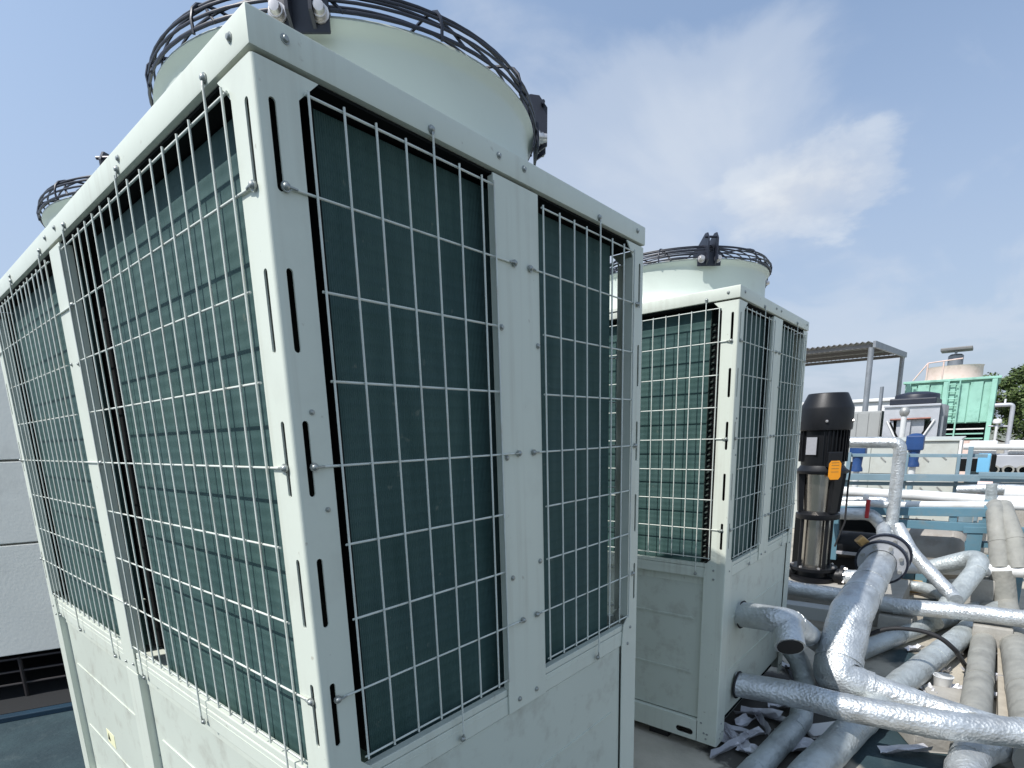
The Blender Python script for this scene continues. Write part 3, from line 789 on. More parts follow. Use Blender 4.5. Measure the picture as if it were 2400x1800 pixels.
p8 = pipe('hooped dull silver pipe arching over the white cross pipe', [(5.036, -0.564, 0.307), (5.004, -0.803, 0.422), (4.949, -0.849, 0.422), (4.849, -0.844, 0.366), (4.433, -0.699, 0.135), (4.307, -0.649, 0.077)], .066, M['foil2'], .12, .04, (.5,))
pw = pipe('white plastic cross pipe joining the floor pipes below the tank', [(5.100, -0.280, 0.264), (5.100, -0.615, 0.297), (5.100, -1.118, 0.343), (5.100, -1.536, 0.381)], .050, M['whitepipe'], .2, 0, (.3, .55))
# two pipes running away on the right behind the white pipe
pipe('left grey wrapped pipe of the pair dropping from the white rack pipe', [(5.100, -0.981, 0.339), (5.220, -0.951, 0.540), (5.360, -0.914, 0.729), (5.560, -0.908, 0.765)], .062, M['foil3'], .2, .03, (.35,), group='pipes dropping from the rack')
pipe('right grey wrapped pipe of the pair dropping from the white rack pipe', [(5.100, -1.084, 0.349), (5.220, -1.040, 0.567), (5.360, -0.981, 0.706), (5.560, -0.957, 0.765)], .062, M['foil3'], .2, .03, (.35,), group='pipes dropping from the rack')

pipe('slim silver pipe low behind the pump, running to the red handled valve', [(5.750, 0.299, 0.737), (5.750, -0.129, 0.755), (5.750, -0.179, 0.705)], .034, M['foil'], .1, .05, (.3, .7))
pipe('silver pipe passing level behind the drop pipes at the right edge', [(6.550, -0.633, 0.799), (6.500, -0.906, 0.828), (6.500, -1.256, 0.818)], .045, M['foil'], .2, .05, (.2, .5, .8))
pipe('dull silver pipe curving over the floor behind the wood block', [(5.345, -0.213, 0.030), (5.531, -0.462, 0.030), (5.361, -0.629, 0.030), (5.132, -0.732, 0.020)], .048, M['foil2'], .25, .05, (.4,))
pipe('short upright silver pipe left of the drop pipes', [(6.000, -0.882, 0.770), (6.000, -0.873, 0.912)], .04, M['foil2'], .2, .04, (.5,))

# butterfly valve between the thick pipe and the riser
va = Vector((3.932, -0.342, 0.540)); ax = (va-Vector((3.067, -0.314, 0.407))).normalized()
vt = thing('butterfly_valve', 'flanged valve with dark ring edges at the top of the thick pipe', 'valve', (0, 0, 0))
for k, dd in enumerate((0.0, .15)):
    c = va+ax*dd
    fl = MB().lathe([(.09, -.012), (.140, -.012), (.140, .012), (.09, .012)], c, ax, 40, True).build('flange', M['drysheet'], vt, 40)
    MB().lathe([(.141, -.014), (.154, -.014), (.154, .014), (.141, .014)], c, ax, 40, True).build('gasket_ring', M['black'], fl, 40)
    q = Vector((0, 0, 1)).rotation_difference(ax)
    for j in range(8):
        aa = 2*PI*(j+.5)/8
        MB().lathe([(0, -.03), (.013, -.03), (.013, .03), (0, .03)], c+q @ Vector((.118*math.cos(aa), .118*math.sin(aa), 0)), ax, 6).build('bolt', M['galv'], fl)
MB().lathe([(.085, .012), (.10, .03), (.10, .12), (.085, .138)], va, ax, 24, True).build('body', M['galv'], vt, 40)
gm = va+ax*.075+Vector((-.05, .10, .09))
MB().bar(va+ax*.075+Vector((-.03, .06, .04)), gm, .05, .05, bev=.006).build('stem', M['gold'], vt)
MB().bar(gm, gm+Vector((-.02, .05, .05)), .07, .06, bev=.01).build('gear_box', M['gold'], vt)

# riser with its top elbow, air vent and tee
RT = Vector((5.246, -0.251, 1.296)); RX, RY, RZ = RT
rs = pipe('upright silver pipe turning left at its top behind the pump', [va+ax*.22, (RX, RY, .50), (RX, RY, RZ), (5.246, 0.252, 1.306)], .048, M['foil'], .07, .04, (.12, .3, .45, .7), radii=None)
vn = thing('air_vent', 'slim pale vent pipe with a round cap on top of the upright pipe', 'vent', (RX, RY, RZ+.045))
MB().tube([(0, 0, 0), (0, 0, .17)], .02, 12).build('stem', M['whitepipe'], vn, 60)
MB().lathe([(0, .245), (.022, .24), (.034, .22), (.036, .2), (.03, .18), (.018, .165)], n=16).build('cap', M['galv'], vn, 60)
MB().tube([(.03, 0, .2), (.07, 0, .2), (.075, 0, .225)], .006, 8).build('outlet', M['galv'], vn, 60)
tv = thing('ball_valve', 'small drain valve with a red handle on the upright pipe', 'valve', (RX, RY, .775))
MB().tube([(-.01, .04, 0), (-.02, .20, .01)], .032, 14).build('body', M['foil'], tv, 60)
MB().box(-.07, -.035, .165, .195, -.12, .04, bev=.006).build('handle', M['red'], tv)
MB().lathe([(0, .03), (.02, .025), (.024, 0), (.02, -.02), (0, -.025)], (-.03, .205, .055), n=14).build('knob', M['white'], tv, 50)
pipe('short silver pipe between the pump side and the valve', [(5.246, 0.238, 0.666), (5.246, -0.102, 0.682), (RX, RY+.06, .58), va+ax*.2], .052, M['foil'], .12, .06, (.2, .6))

# vertical multistage pump
PX, PY = 4.60, .195
pm = thing('multistage_pump', 'tall black vertical pump with stainless sleeve and an orange tag beside the second chiller', 'pump', (PX, PY, .2))
A = lambda nm, prof, m, n=40, sm=35: MB().lathe(prof, n=n).build(nm, m, pm, sm)
A('base_casting', [(0, 0), (.17, 0), (.17, .03), (.13, .04), (.13, .085), (.175, .09), (.175, .115), (0, .115)], M['motor'])
for s in (-1, 1):
    fl = MB().lathe([(.03, 0), (.09, 0), (.09, .025), (.03, .025)], (0, s*.20, .05), (0, s, 0), 24, True).build('port_flange', M['motor'], pm, 40)
    MB().tube([(0, s*.10, .05), (0, s*.199, .05)], .06, 16).build('port_neck', M['motor'], fl, 60)
b0 = None
for k in range(14):
    aa = 2*PI*k/7
    c = (.155*math.cos(aa), .155*math.sin(aa), .115) if k < 7 else (.07*math.cos(aa), -.228, .05+.07*math.sin(aa))
    if b0 is None: b0 = MB().lathe([(0, .016), (.010, .015), (.0115, .011), (.0115, 0), (0, 0)], n=6).build('bolt', M['bolt'], pm); o = b0
    else: o = inst(b0)
    o.location = c
    if k >= 7: o.rotation_euler = (PI/2, 0, 0)
A('sleeve', [(.099, .11), (.099, .52)], M['stainless'], 48)
for k in range(4):
    aa = PI/4+PI/2*k
    MB().tube([(.127*math.cos(aa), .127*math.sin(aa), .1), (.127*math.cos(aa), .127*math.sin(aa), .55)], .014, 10).build('stay_rod', M['motor'], pm, 60)
A('head_flange', [(0, .515), (.155, .515), (.16, .525), (.16, .555), (.125, .575), (0, .575)], M['motor'])
A('coupling_guard', [(.105, .57), (.125, .875)], M['stainless'], 48)
for aa in (R(-62), R(62), R(118), R(-118)):
    mb = MB(); mt = Matrix.Rotation(aa+R(-5), 4, 'Z')
    v = [(.115, -.03, .57), (.15, -.03, .57), (.15, .03, .57), (.115, .03, .57), (.125, -.04, .89), (.172, -.04, .89), (.172, .04, .89), (.125, .04, .89)]
    vv = [mb.bm.verts.new(mt @ Vector(p)) for p in v]
    for f in ((0, 1, 2, 3), (4, 7, 6, 5), (0, 4, 5, 1), (1, 5, 6, 2), (2, 6, 7, 3), (3, 7, 4, 0)): mb.bm.faces.new([vv[i] for i in f])
    mb.build('lantern_leg', M['motor'], pm)
A('motor_flange', [(0, .882), (.185, .882), (.19, .89), (.19, .905), (.17, .92), (.15, .95), (0, .95)], M['motor'])
A('motor_body', [(0, .94), (.152, .94), (.156, .96), (.156, 1.225), (0, 1.225)], M['motor'])
mb = MB()
for k in range(36):
    aa = 2*PI*k/36
    if abs((math.degrees(aa)-160+180) % 360-180) < 22: continue
    mb.box(.150, .174, -.0025, .0025, .975, 1.215, Matrix.Rotation(aa, 4, 'Z'))
o = mb.build('cooling_fins', M['motor'], pm); o['kind'] = 'stuff'
A('fan_cowl', [(.176, 1.215), (.186, 1.22), (.188, 1.235), (.188, 1.38), (.184, 1.395), (.140, 1.494), (.134, 1.499), (0, 1.502)], M['motor'], 48, 18)
for k in range(5):
    aa = R(-95)-2*PI*k/5
    o = inst(b0); o.location = (.187*math.cos(aa), .187*math.sin(aa), 1.285); o.rotation_mode = 'QUATERNION'; o.rotation_quaternion = Vector((0, 0, 1)).rotation_difference(Vector((math.cos(aa), math.sin(aa), 0)))
MB().box(.158, .164, -.048, .048, 1.03, 1.17, Matrix.Rotation(R(160), 4, 'Z')).build('nameplate_carrier', M['motor'], pm)
npo = MB().box(.1642, .1655, -.042, .042, 1.032, 1.166, Matrix.Rotation(R(160), 4, 'Z')).build('nameplate', M['plate'], pm)
MB().bar(Vector((0, 0, .995)), Vector((.2*math.cos(R(217)), .2*math.sin(R(217)), .995)), .10, .12, bev=.01).build('terminal_box', M['motor'], pm)
og = MB().plate([(-.03, -.072), (.03, -.072), (.045, -.05), (.045, .05), (.03, .072), (-.03, .072), (-.045, .05), (-.045, -.05)], [], .006, Matrix.Rotation(R(217), 4, 'Z') @ Matrix.Translation((.203, 0, .915)) @ Matrix(((0, 0, 1, 0), (1, 0, 0, 0), (0, 1, 0, 0), (0, 0, 0, 1)))).build('warning_tag', M['orange'], pm)
for zz in (.90, .925, .95, .97): MB().box(.2032, .2037, -.028, .028, zz, zz+.004, Matrix.Rotation(R(217), 4, 'Z')).build('print', M['gold'], og)
MB().tube([(-.05, -.15, .3), (-.02, -.2, .5), (.03, -.19, .8), (.02, -.2, .97)], .007, 8).build('motor_lead', M['rubber'], pm, 60)
pipe('short silver stub pipe at the foot of the pump', [(PX, PY-.228, .25), (4.600, -0.171, 0.258), (4.600, -0.282, 0.257)], .06, M['foil'], .1, .08, (.15,))
pl = MB().box(4.36, 5.0, -.45, .75, FZ, .197, bev=.008).build('pump_plinth', M['concrete']); tag(pl, 'low concrete plinth carrying the tall black pump', 'plinth')
cb = MB().bar((4.050, 0.372, 0.077), (4.050, -0.063, 0.086), .12, .10, bev=.006).build('channel_beam', M['greybox']); tag(cb, 'grey channel beam lying in front of the pump plinth', 'beam')

# cables, wood block, offcuts and small things on the floor
def cable(label, pts, r):
    o = MB().tube(smooth_path(pts, .25, 10), r, 8).build('cable', M['rubber'], None, 60); tag(o, label, 'cable'); return o
cable('black cable looping over the floor pipes from the thick elbow', [(3.182, -0.375, 0.248), (3.199, -0.456, 0.303), (3.198, -0.526, 0.328), (3.226, -0.638, 0.327), (3.227, -0.725, 0.304), (3.239, -0.791, 0.243), (3.697, -0.851, 0.000), (3.703, -0.878, -0.040)], .0125)
cable('thin black cable hanging in front of the tank', [(5.720, -0.500, 0.306), (5.761, -0.535, 0.346), (5.928, -0.627, 0.424), (6.021, -0.718, 0.481)], .010)
cable('thin dark cable on the floor beside the lower outlet pipe', [(3.220, 0.058, -0.030), (3.084, -0.026, -0.035), (2.954, -0.080, -0.035), (2.802, -0.146, -0.035)], .010)
wb = MB().box(-.05, .05, -.09, .09, 0, .10, bev=.004).build('wood_block', M['wood']); wb.location = Vector((5.612, -0.407, -0.050)); wb.rotation_euler = (0, 0, .1); tag(wb, 'short yellowish wood block under the rear pipes', 'block')
wb2 = MB().box(-.05, .05, -.05, .05, 0, .08, bev=.004).build('wood_block', M['wood']); wb2.location = Vector((5.581, -0.877, -0.050)); wb2.rotation_euler = (0, 0, .5); tag(wb2, 'small wood block at the foot of the hooped pipe', 'block')
def scrap(x, y, z, w, l, rot, lab='torn foil offcut lying on the floor beside the second chiller', gr='foil offcuts by the second chiller', m=None):
    mb = MB(); n = 4
    g = [[None]*(n+1) for _ in range(n+1)]
    cur = random.uniform(.02, .07); sk = random.uniform(-.4, .4)
    for i in range(n+1):
        for j in range(n+1):
            u, v = i/n-.5, j/n-.5
            g[i][j] = mb.bm.verts.new((u*w*(1+.5*v*sk)+random.uniform(-.006, .006), v*l+sk*u*l*.4+random.uniform(-.008, .008), .008+cur*u*u*4*.5+random.uniform(0, .018)))
    for i in range(n):
        for j in range(n): mb.bm.faces.new((g[i][j], g[i+1][j], g[i+1][j+1], g[i][j+1]))
    fs = list(mb.bm.faces)
    ex = bmesh.ops.extrude_face_region(mb.bm, geom=fs)
    bmesh.ops.translate(mb.bm, vec=(0, 0, -.0015), verts=[q for q in ex['geom'] if isinstance(q, bmesh.types.BMVert)])
    o = mb.build('foil_scrap', m or M['scrap']); o.location = (x, y, z); o.rotation_euler = (random.uniform(-.15, .15), random.uniform(-.15, .15), rot)
    tag(o, lab, 'scrap', gr); return o
for px_, w_, l_, r_ in [((2.185, 0.022), 0.07, 0.14, 0.3), ((2.100, -0.033), 0.05, 0.22, -0.6), ((2.174, -0.069), 0.05, 0.16, 0.9), ((2.420, -0.035), 0.05, 0.2, 0.2), ((2.304, -0.001), 0.06, 0.1, 1.4), ((2.331, -0.081), 0.03, 0.2, 2.1), ((2.088, 0.022), 0.08, 0.1, 0.1), ((2.051, -0.107), 0.07, 0.12, 0.4), ((2.439, -0.085), 0.05, 0.15, -0.3), ((2.574, -0.090), 0.05, 0.1, 0.7), ((2.016, -0.022), 0.03, 0.25, 1.2), ((2.300, -0.213), 0.05, 0.12, 0.2), ((2.223, -0.293), 0.1, 0.16, 0.9), ((3.143, 0.020), 0.06, 0.1, 0.3)]:
    scrap(px_[0], px_[1], FZ, w_, l_, r_)
for px_, w_, l_, r_ in [((3.755, -0.878), 0.05, 0.12, 1.2), ((3.394, -0.829), 0.05, 0.08, 0.4), ((3.270, -0.692), 0.06, 0.1, 2), ((2.477, -0.662), 0.04, 0.2, 0.6), ((3.649, -0.993), 0.05, 0.14, 0.2), ((4.074, -0.989), 0.04, 0.12, 0.5), ((3.394, -0.996), 0.05, 0.16, -0.2), ((4.007, -0.782), 0.05, 0.09, 0.2), ((3.640, -0.756), 0.04, 0.06, 1.1), ((3.952, -0.586), 0.05, 0.1, 0.8), ((4.448, -1.013), 0.04, 0.1, 1), ((3.754, -0.702), 0.03, 0.08, 0.5)]:
    scrap(px_[0], px_[1], FZ, w_, l_, r_, 'pale wrap offcut lying among the weathered floor pipes', 'wrap offcuts among the floor pipes')
cs = MB(); cs.lathe([(0, 0), (.038, 0), (.047, .075), (.05, .08), (.044, .08), (.036, .006), (0, .006)], n=24)
o = cs.build('plastic_cup', M['whitepipe'], None, 40); o.location = Vector((3.393, -0.754, -0.050)); tag(o, 'white plastic cup standing on the floor between the pipes', 'cup')
for (p, s_, rz, lb) in (((2.723, -0.684, -0.050), (.34, .16, .09), .5, 'broken concrete block under the foreground pipe'), ((3.256, -0.786, -0.050), (.20, .20, .03), .3, 'flat concrete pad under the plastic cup'), ((2.489, -0.334, -0.050), (.10, .22, .02), .9, 'white board scrap between the two dull floor pipes')):
    mb = MB(); mb.box(-s_[0]/2, s_[0]/2, -s_[1]/2, s_[1]/2, 0, s_[2], bev=.008)
    for v in mb.bm.verts: v.co += Vector((random.uniform(-.006, .006), random.uniform(-.006, .006), 0))
    o = mb.build('white_board' if 'board' in lb else 'concrete_block', M['white'] if 'board' in lb else M['concrete']); o.location = p; o.rotation_euler = (0, 0, rz); tag(o, lb, 'board' if 'board' in lb else 'block')
# low sleepers that carry the pipes
for (p, ln, rz, zz, lb) in (((6.522, -0.860, -1.653), .26, .0, .16, 'concrete support under the middle of the foreground pipe'), ((4.220, -0.437, 0.172), .2, 0, .14, 'concrete support under the shiny crossing pipe'), ((4.220, -0.961, 0.201), .2, 0, .14, 'concrete support under the right of the shiny crossing pipe'), ((5.100, -0.871, 0.318), .2, 0, .30, 'concrete support under the white cross pipe')):
    h = max(.05, p[2]-.062-FZ)
    o = MB().box(-.06, .06, -ln/2, ln/2, 0, h, bev=.008).build('support_block', M['concrete']); o.location = (p[0], p[1], FZ); tag(o, lb, 'support')

# tank and its blue painted skid
tx = 5.55
tl = Vector((5.550, -0.291, 0.398)); tr = Vector((5.550, -0.673, 0.438)); tz = .30
tk = thing('storage_tank', 'weathered horizontal steel tank with a domed end under the blue steel frame', 'tank', (tx+.3, 0, tz))
yA, yB_ = tl.y+.10, tr.y
mb = MB(); mb.lathe([(0, -.12), (.10, -.113), (.18, -.085), (.235, -.045), (.25, 0), (.25, yA-yB_), (0, yA-yB_)], (0, yB_, 0), (0, 1, 0), 40)
mb.build('shell', M['tank'], tk, 40)
for yy in (yB_+.01, yB_+.45): MB().lathe([(.2505, -.008), (.254, -.008), (.254, .008), (.2505, .008)], (0, yy, 0), (0, 1, 0), 40, True).build('weld_band', M['tank'], tk, 40)
for yy in (yB_+.2, yA-.2): MB().box(-.2, .2, yy-.05, yy+.05, FZ-tz, -.15, bev=.005).build('saddle', M['bluesteel'], tk)
def frame(name, label, cat, bars, m, group=None):
    t = thing(name, label, cat, (0, 0, 0), group)
    for nm, a, b, w, h in bars: MB().bar(a, b, w, h, bev=.003).build(nm, m, t)
    return t
sx = 5.42
def XP(p, x): return p
frame('tank_skid', 'light blue steel skid frame round the horizontal tank', 'frame', [
    ('beam', (5.420, 0.196, 0.680), (5.420, -0.871, 0.731), .07, .07), ('beam', (5.420, -0.174, 0.592), (5.420, -0.885, 0.606), .06, .07),
    ('beam', (5.400, -0.731, 0.581), (5.400, -1.220, 0.610), .06, .05),
    ('post', (5.420, -0.807, 0.591), (5.42, Vector((5.420, -0.807, 0.591)).y, FZ), .10, .08), ('post', (5.420, -0.860, 0.760), (5.420, -0.868, 0.595), .05, .05),
    ('post', (5.420, -0.651, 0.723), (5.420, -0.658, 0.626), .05, .05), ('post', (5.420, -0.832, 0.663), (5.420, -0.837, 0.602), .03, .03),
    ('beam', (5.460, -0.751, 0.451), (5.460, -0.969, 0.469), .05, .05), ('beam', (5.460, -0.764, 0.334), (5.460, -0.982, 0.355), .05, .05),
    ('beam', (5.420, -0.870, 0.737), (7.2, Vector((5.420, -0.870, 0.737)).y, Vector((5.420, -0.870, 0.737)).z), .06, .07), ('post', (5.420, 0.205, 0.677), (5.420, 0.196, 0.213), .06, .06), ('post', (5.420, -1.114, 0.625), (5.42, Vector((5.420, -1.114, 0.625)).y, FZ), .05, .05)], M['bluesteel'])
# dark plant under the frame on the left of the valve
ck = thing('motor_unit', 'dark machine standing in shade behind the valve under the blue frame', 'machine', tuple((5.650, 0.070, 0.322)))
MB().box(-.15, .3, -.30, .30, -.35, .02, bev=.01).build('housing', M['motor'], ck)
MB().lathe([(0, -.26), (.11, -.25), (.13, -.2), (.13, .2), (.11, .25), (0, .26)], (-.12, 0, .02), (0, 1, 0), 28).build('motor_drum', M['motor'], ck, 40)
MB().box(-.26, -.2, -.10, .12, -.05, -.02, bev=.004).build('cover_plate', M['plate'], ck)
MB().box(.3, .36, -.55, .6, -.45, .24).build('shade_backing', M['dark'], ck)  # dark sheet added as the shaded space under the frame

# white rack pipes and blue grey rails behind
pipe('lower straight white pipe on the rack above the tank', [(5.600, 0.348, 0.705), (5.600, -0.397, 0.740), (5.600, -1.117, 0.774), (5.600, -1.403, 0.787)], .036, M['whitepipe'], .2, 0, (.25, .6, .8), 12, .3, group='white rack pipes')
pipe('upper slightly sloping white pipe on the rack', [(6.300, 0.339, 0.770), (6.250, -0.100, 0.761), (6.200, -0.293, 0.768), (6.050, -0.864, 0.758), (6.000, -1.235, 0.759)], .05, M['whitepipe'], .3, 0, (.3, .55, .75), 12, .3, group='white rack pipes')
pipe('white pipe high at the right edge, above the tray of round pipe ends', [(8.200, -0.595, 1.161), (8.200, -1.158, 1.151), (8.200, -1.585, 1.142)], .036, M['whitepipe'], .2, 0, (.1, .25, .6), 12, .3, group='white rack pipes')
pipe('short white fat pipe at the right edge below the rail', [(6.400, -0.974, 0.796), (6.400, -1.179, 0.787), (6.400, -1.402, 0.785)], .075, M['whitepipe'], .2, 0, (.45,), 14, .3, group='white rack pipes')
frame('pipe_rack', 'blue grey rails and posts of the pipe rack beyond the tank', 'rack', [
    ('rail', (7.000, 0.408, 1.115), (7.000, -0.823, 1.109), .03, .035), ('rail', (6.900, 0.523, 0.873), (6.900, -1.269, 0.896), .06, .07), ('rail', (6.950, 0.526, 0.795), (6.950, -1.280, 0.833), .03, .04),
    ('post', (6.950, -0.685, 1.202), (6.95, Vector((6.950, -0.685, 1.202)).y, FZ), .042, .042), ('post', (6.950, 0.385, 1.146), (6.95, Vector((6.950, 0.385, 1.146)).y, FZ), .04, .04),
    ('post', (6.950, -0.157, 1.145), (6.95, Vector((6.950, -0.157, 1.145)).y, FZ), .035, .035), ('post', (6.980, -0.599, 1.119), (6.98, Vector((6.980, -0.599, 1.119)).y, FZ), .03, .03), ('rail', (6.800, -0.772, 0.939), (6.800, -1.258, 0.939), .04, .04)], M['greysteel'])

# pressed steel water tank behind the rack
wt = thing('water_tank', 'grey panelled rectangular tank behind the blue rails with a pale right edge', 'tank', (0, 0, 0))
q0, q1 = Vector((8.600, 0.724, 1.239)), Vector((8.600, -0.541, 1.201)); zt = (q0.z+q1.z)/2
MB().box(8.6, 10.4, q1.y, q0.y+.6, FZ, zt-.004).build('core', M['tankpanel'], wt)
npan = 4; wpan = (q0.y+.6-q1.y)/npan; hp = (zt-FZ)/3
for i in range(npan):
    for j in range(3):
        MB().box(8.585, 8.6, q1.y+i*wpan+.004, q1.y+(i+1)*wpan-.004, FZ+j*hp+.004, FZ+(j+1)*hp-.004, bev=.004).build('panel', M['tankpanel'], wt)
        for t_ in (.3, .68):
            c = Vector((8.58, q1.y+(i+t_)*wpan, FZ+(j+.5)*hp+random.uniform(-.05, .05)))
            MB().bar(c+Vector((0, .03, .03)), c+Vector((0, -.03, -.03)), .012, .014).build('lug', M['galv'], wt)
MB().box(8.56, 8.60, q1.y-.03, q1.y-.001, FZ, zt+.01, bev=.004).build('edge_strip', M['white'], wt)
MB().box(8.56, 10.42, q1.y-.02, q0.y+.62, zt+.002, zt+.025, bev=.004).build('lid', M['tankpanel'], wt)
# blue valves standing in front of it
def actuator(px0, label, lean=0.0):
    t = thing('blue_valve', label, 'valve', tuple(px0), 'blue valve bodies')
    MB().box(-.08, .08, -.085, .085, -.04, .13, bev=.015).build('head', M['bluecast'], t)
    MB().lathe([(0, .0), (.06, 0), (.05, -.12), (.065, -.16), (.065, -.19), (0, -.19)], (0, 0, -.04), n=20).build('neck', M['bluecast'], t, 40)
    MB().lathe([(0, .155), (.045, .15), (.07, .13)], n=20).build('dome', M['bluecast'], t, 40)
    MB().tube([(0, 0, -.23), (0, 0, -.42)], .035, 12).build('spindle', M['whitepipe'], t, 60)
    MB().tube([(0, 0, -.42), (0, 0, FZ-px0[2])], .03, 12).build('stand_pipe', M['greysteel'], t, 60)
    return t
actuator(Vector((7.600, 0.396, 1.120)), 'left blue valve body, beside the pump in front of the panelled tank')
actuator(Vector((7.600, -0.165, 1.185)), 'right blue valve body, just behind the upright silver pipe')
sk = thing('filter_unit', 'sky blue plastic filter housing left of the tray of pipe ends', 'filter', tuple((7.600, -0.801, 1.004)))
MB().box(-.08, .08, -.055, .055, -.10, .10, bev=.01).build('housing', M['skyblue'], sk); MB().box(-.09, .09, -.10, -.058, -.09, .09, bev=.01).build('side_cover', M['dark'], sk)
for k_, c_ in enumerate(((7.600, -0.742, 0.991), (7.600, -0.630, 0.987))):
    c_ = Vector(c_)-Vector((7.600, -0.801, 1.004)); MB().box(-.05, .05, c_.y-.045, c_.y+.045, c_.z-.075, c_.z+.06, bev=.01).build('dark_port', M['dark'], sk)
MB().tube([(0, 0, -.10), (0, 0, FZ-Vector((7.600, -0.801, 1.004)).z)], .02, 10).build('leg', M['greysteel'], sk, 60)
# tray with white drums and a row of round pipe ends
ty = thing('equipment_tray', 'grey tray carrying white boxes at the right edge', 'tray', tuple((8.400, -1.043, 1.003)))
MB().box(-.2, .2, -1.0, .48, -.09, .06, bev=.01).build('tray', M['drysheet'], ty)
MB().box(.1, .18, -.9, .4, -1.2, -.092).build('tray_post', M['greysteel'], ty)
for yy in (.28, -.08, -.44, -.8):
    MB().box(-.12, .12, yy-.14, yy+.12, .062, .22, bev=.02).build('white_box', M['white'], ty)
for k in range(7):
    c = Vector((7.900, -0.895, 0.917))+Vector((0, -.125*k, random.uniform(-.01, .01)))
    o = MB().lathe([(.036, .0), (.052, 0), (.052, .5), (.036, .5)], c, (1, 0, -.05), 18, True).build('pipe_offcut', M['foil3'], None, 40)
    tag(o, 'round pipe offcut stacked in the row under the tray', 'pipe offcut', 'row of round pipe offcuts')
rk = MB().box(7.9, 8.35, Vector((7.900, -0.895, 0.917)).y-1.2, Vector((7.900, -0.895, 0.917)).y+.12, FZ, Vector((7.900, -0.895, 0.917)).z-.065, bev=.01).build('concrete_bench', M['concrete']); tag(rk, 'concrete bench holding the row of round pipe offcuts', 'bench')
wdr = MB().tube([(6.600, -0.774, 0.785), (6.600, -0.886, 0.784)], .10, 18).build('rolled_insulation', M['beige'], None, 50); tag(wdr, 'beige roll of insulation lying on the rack rail', 'roll')

# gooseneck and mushroom vents at the right
gp = Vector((11.411, -1.058, 1.697))
gn = thing('gooseneck_pipe', 'tall galvanised pipe bent over at its top near the green tower', 'pipe', (gp.x, gp.y, 0))
MB().tube(smooth_path([(0, 0, FZ), (0, 0, gp.z), (0, .22, gp.z)], .05, 6), .03, 12).build('bent_pipe', M['drysheet'], gn, 60)
MB().tube([(0, .10, gp.z+.02), (0, .10, gp.z+.09)], .014, 10).build('cap_stem', M['white'], gn, 60)
MB().tube([(0, .02, gp.z-.33), (0, .26, gp.z-.32)], .012, 10).build('cross_tube', M['drysheet'], gn, 60)
mp_ = Vector((11.342, -0.899, 1.448))
mv = thing('mushroom_vent', 'small white mushroom vent beside the gooseneck pipe', 'vent', (mp_.x, mp_.y, 0))
MB().tube([(0, 0, FZ), (0, 0, mp_.z)], .02, 10).build('stem', M['whitepipe'], mv, 60)
MB().lathe([(0, .045), (.05, .03), (.06, 0), (.055, -.03), (.02, -.035)], (0, 0, mp_.z), n=18).build('cap', M['white'], mv, 50)

# dry cooler with a V of coils and a fan on top
dx = 11.0
d0, d1 = Vector((11.000, 0.575, 1.731)), Vector((11.000, -0.173, 1.714)); dz0 = Vector((11.000, 0.215, 1.170)).z; dz1 = (d0.z+d1.z)/2
yc_, hw = (d0.y+d1.y)/2, (d0.y-d1.y)/2
dc = thing('dry_cooler', 'grey V shaped cooler with a black fan deck behind the panelled tank', 'cooler', (dx, yc_, FZ))
zz0, zz1 = dz0-FZ-.35, dz1-FZ
mb = MB(); mb.plate([(-hw, zz0), (hw, zz0), (hw, zz1), (-hw, zz1)], [[(-hw*.52, zz0+.36), (-hw*.12, zz0+.36), (-hw*.12, zz1-.2), (-hw*.85+.08, zz1-.2)], [(hw*.02, zz0+.36), (hw*.42, zz0+.36), (hw*.75, zz1-.2), (hw*.02, zz1-.2)]], .03, Matrix(((0, 0, -1, 0), (-1, 0, 0, 0), (0, 1, 0, 0), (0, 0, 0, 1))))
mb.build('end_sheet', M['drysheet'], dc)
MB().box(.05, 1.35, -hw*.5, hw*.5, zz0, zz1-.1).build('inner_sheet', M['drysheet'], dc)
for s in (-1, 1):
    mb = MB(); mb.bar((.04, s*hw*.96, zz1-.04), (.04, s*hw*.34, zz0+.05), 1.3, .10, up=(0, 1, 0)) if False else mb.plate([(0, 0), (1.36, 0), (1.36, zz1-zz0), (0, zz1-zz0)], [], .08, Matrix.Translation((.035, s*hw*.99, zz0)) @ Matrix(((1, 0, 0, 0), (0, 0, s, 0), (0, 1, 0, 0), (0, 0, 0, 1))))
    mb.build('coil', M['dark'], dc)
    MB().tube([(-.02, s*hw*.86, zz1-.22), (-.02, s*hw*.40, zz0+.33)], .014, 8).build('header', M['white'], dc, 60)
    MB().tube([(-.015, s*hw*.74, zz1-.24), (-.015, s*hw*.30, zz0+.33)], .012, 8).build('header', M['dark'], dc, 60)
MB().tube([(-.02, hw*.75, zz1-.2), (-.02, -hw*.72, zz1-.19)], .016, 8).build('copper_line', M['copper'], dc, 60)
for k in range(5): MB().box(.1+.27*k, .16+.27*k, -hw-.06, -hw-.002, zz0, zz1+.02).build('coil_rib', M['galvpost'], dc)
MB().box(-.03, 1.42, -hw-.01, hw+.01, zz1+.002, zz1+.035, bev=.005).build('deck', M['drysheet'], dc)
MB().lathe([(hw*.86, .036), (hw*.86, .20), (hw*.82, .22), (hw*.4, .26), (0, .27)], (.68, 0, zz1), n=36).build('fan_ring', M['black'], dc, 40)
MB().box(.02, 1.36, -hw*.85, hw*.85, zz1+.036, zz1+.14, bev=.02).build('fan_box', M['black'], dc)
for s in (-1, 1):
    for xx in (.1, 1.2): MB().box(xx, xx+.06, s*hw*.9-.03, s*hw*.9+.03, .001, zz0-.001).build('leg', M['galvpost'], dc)
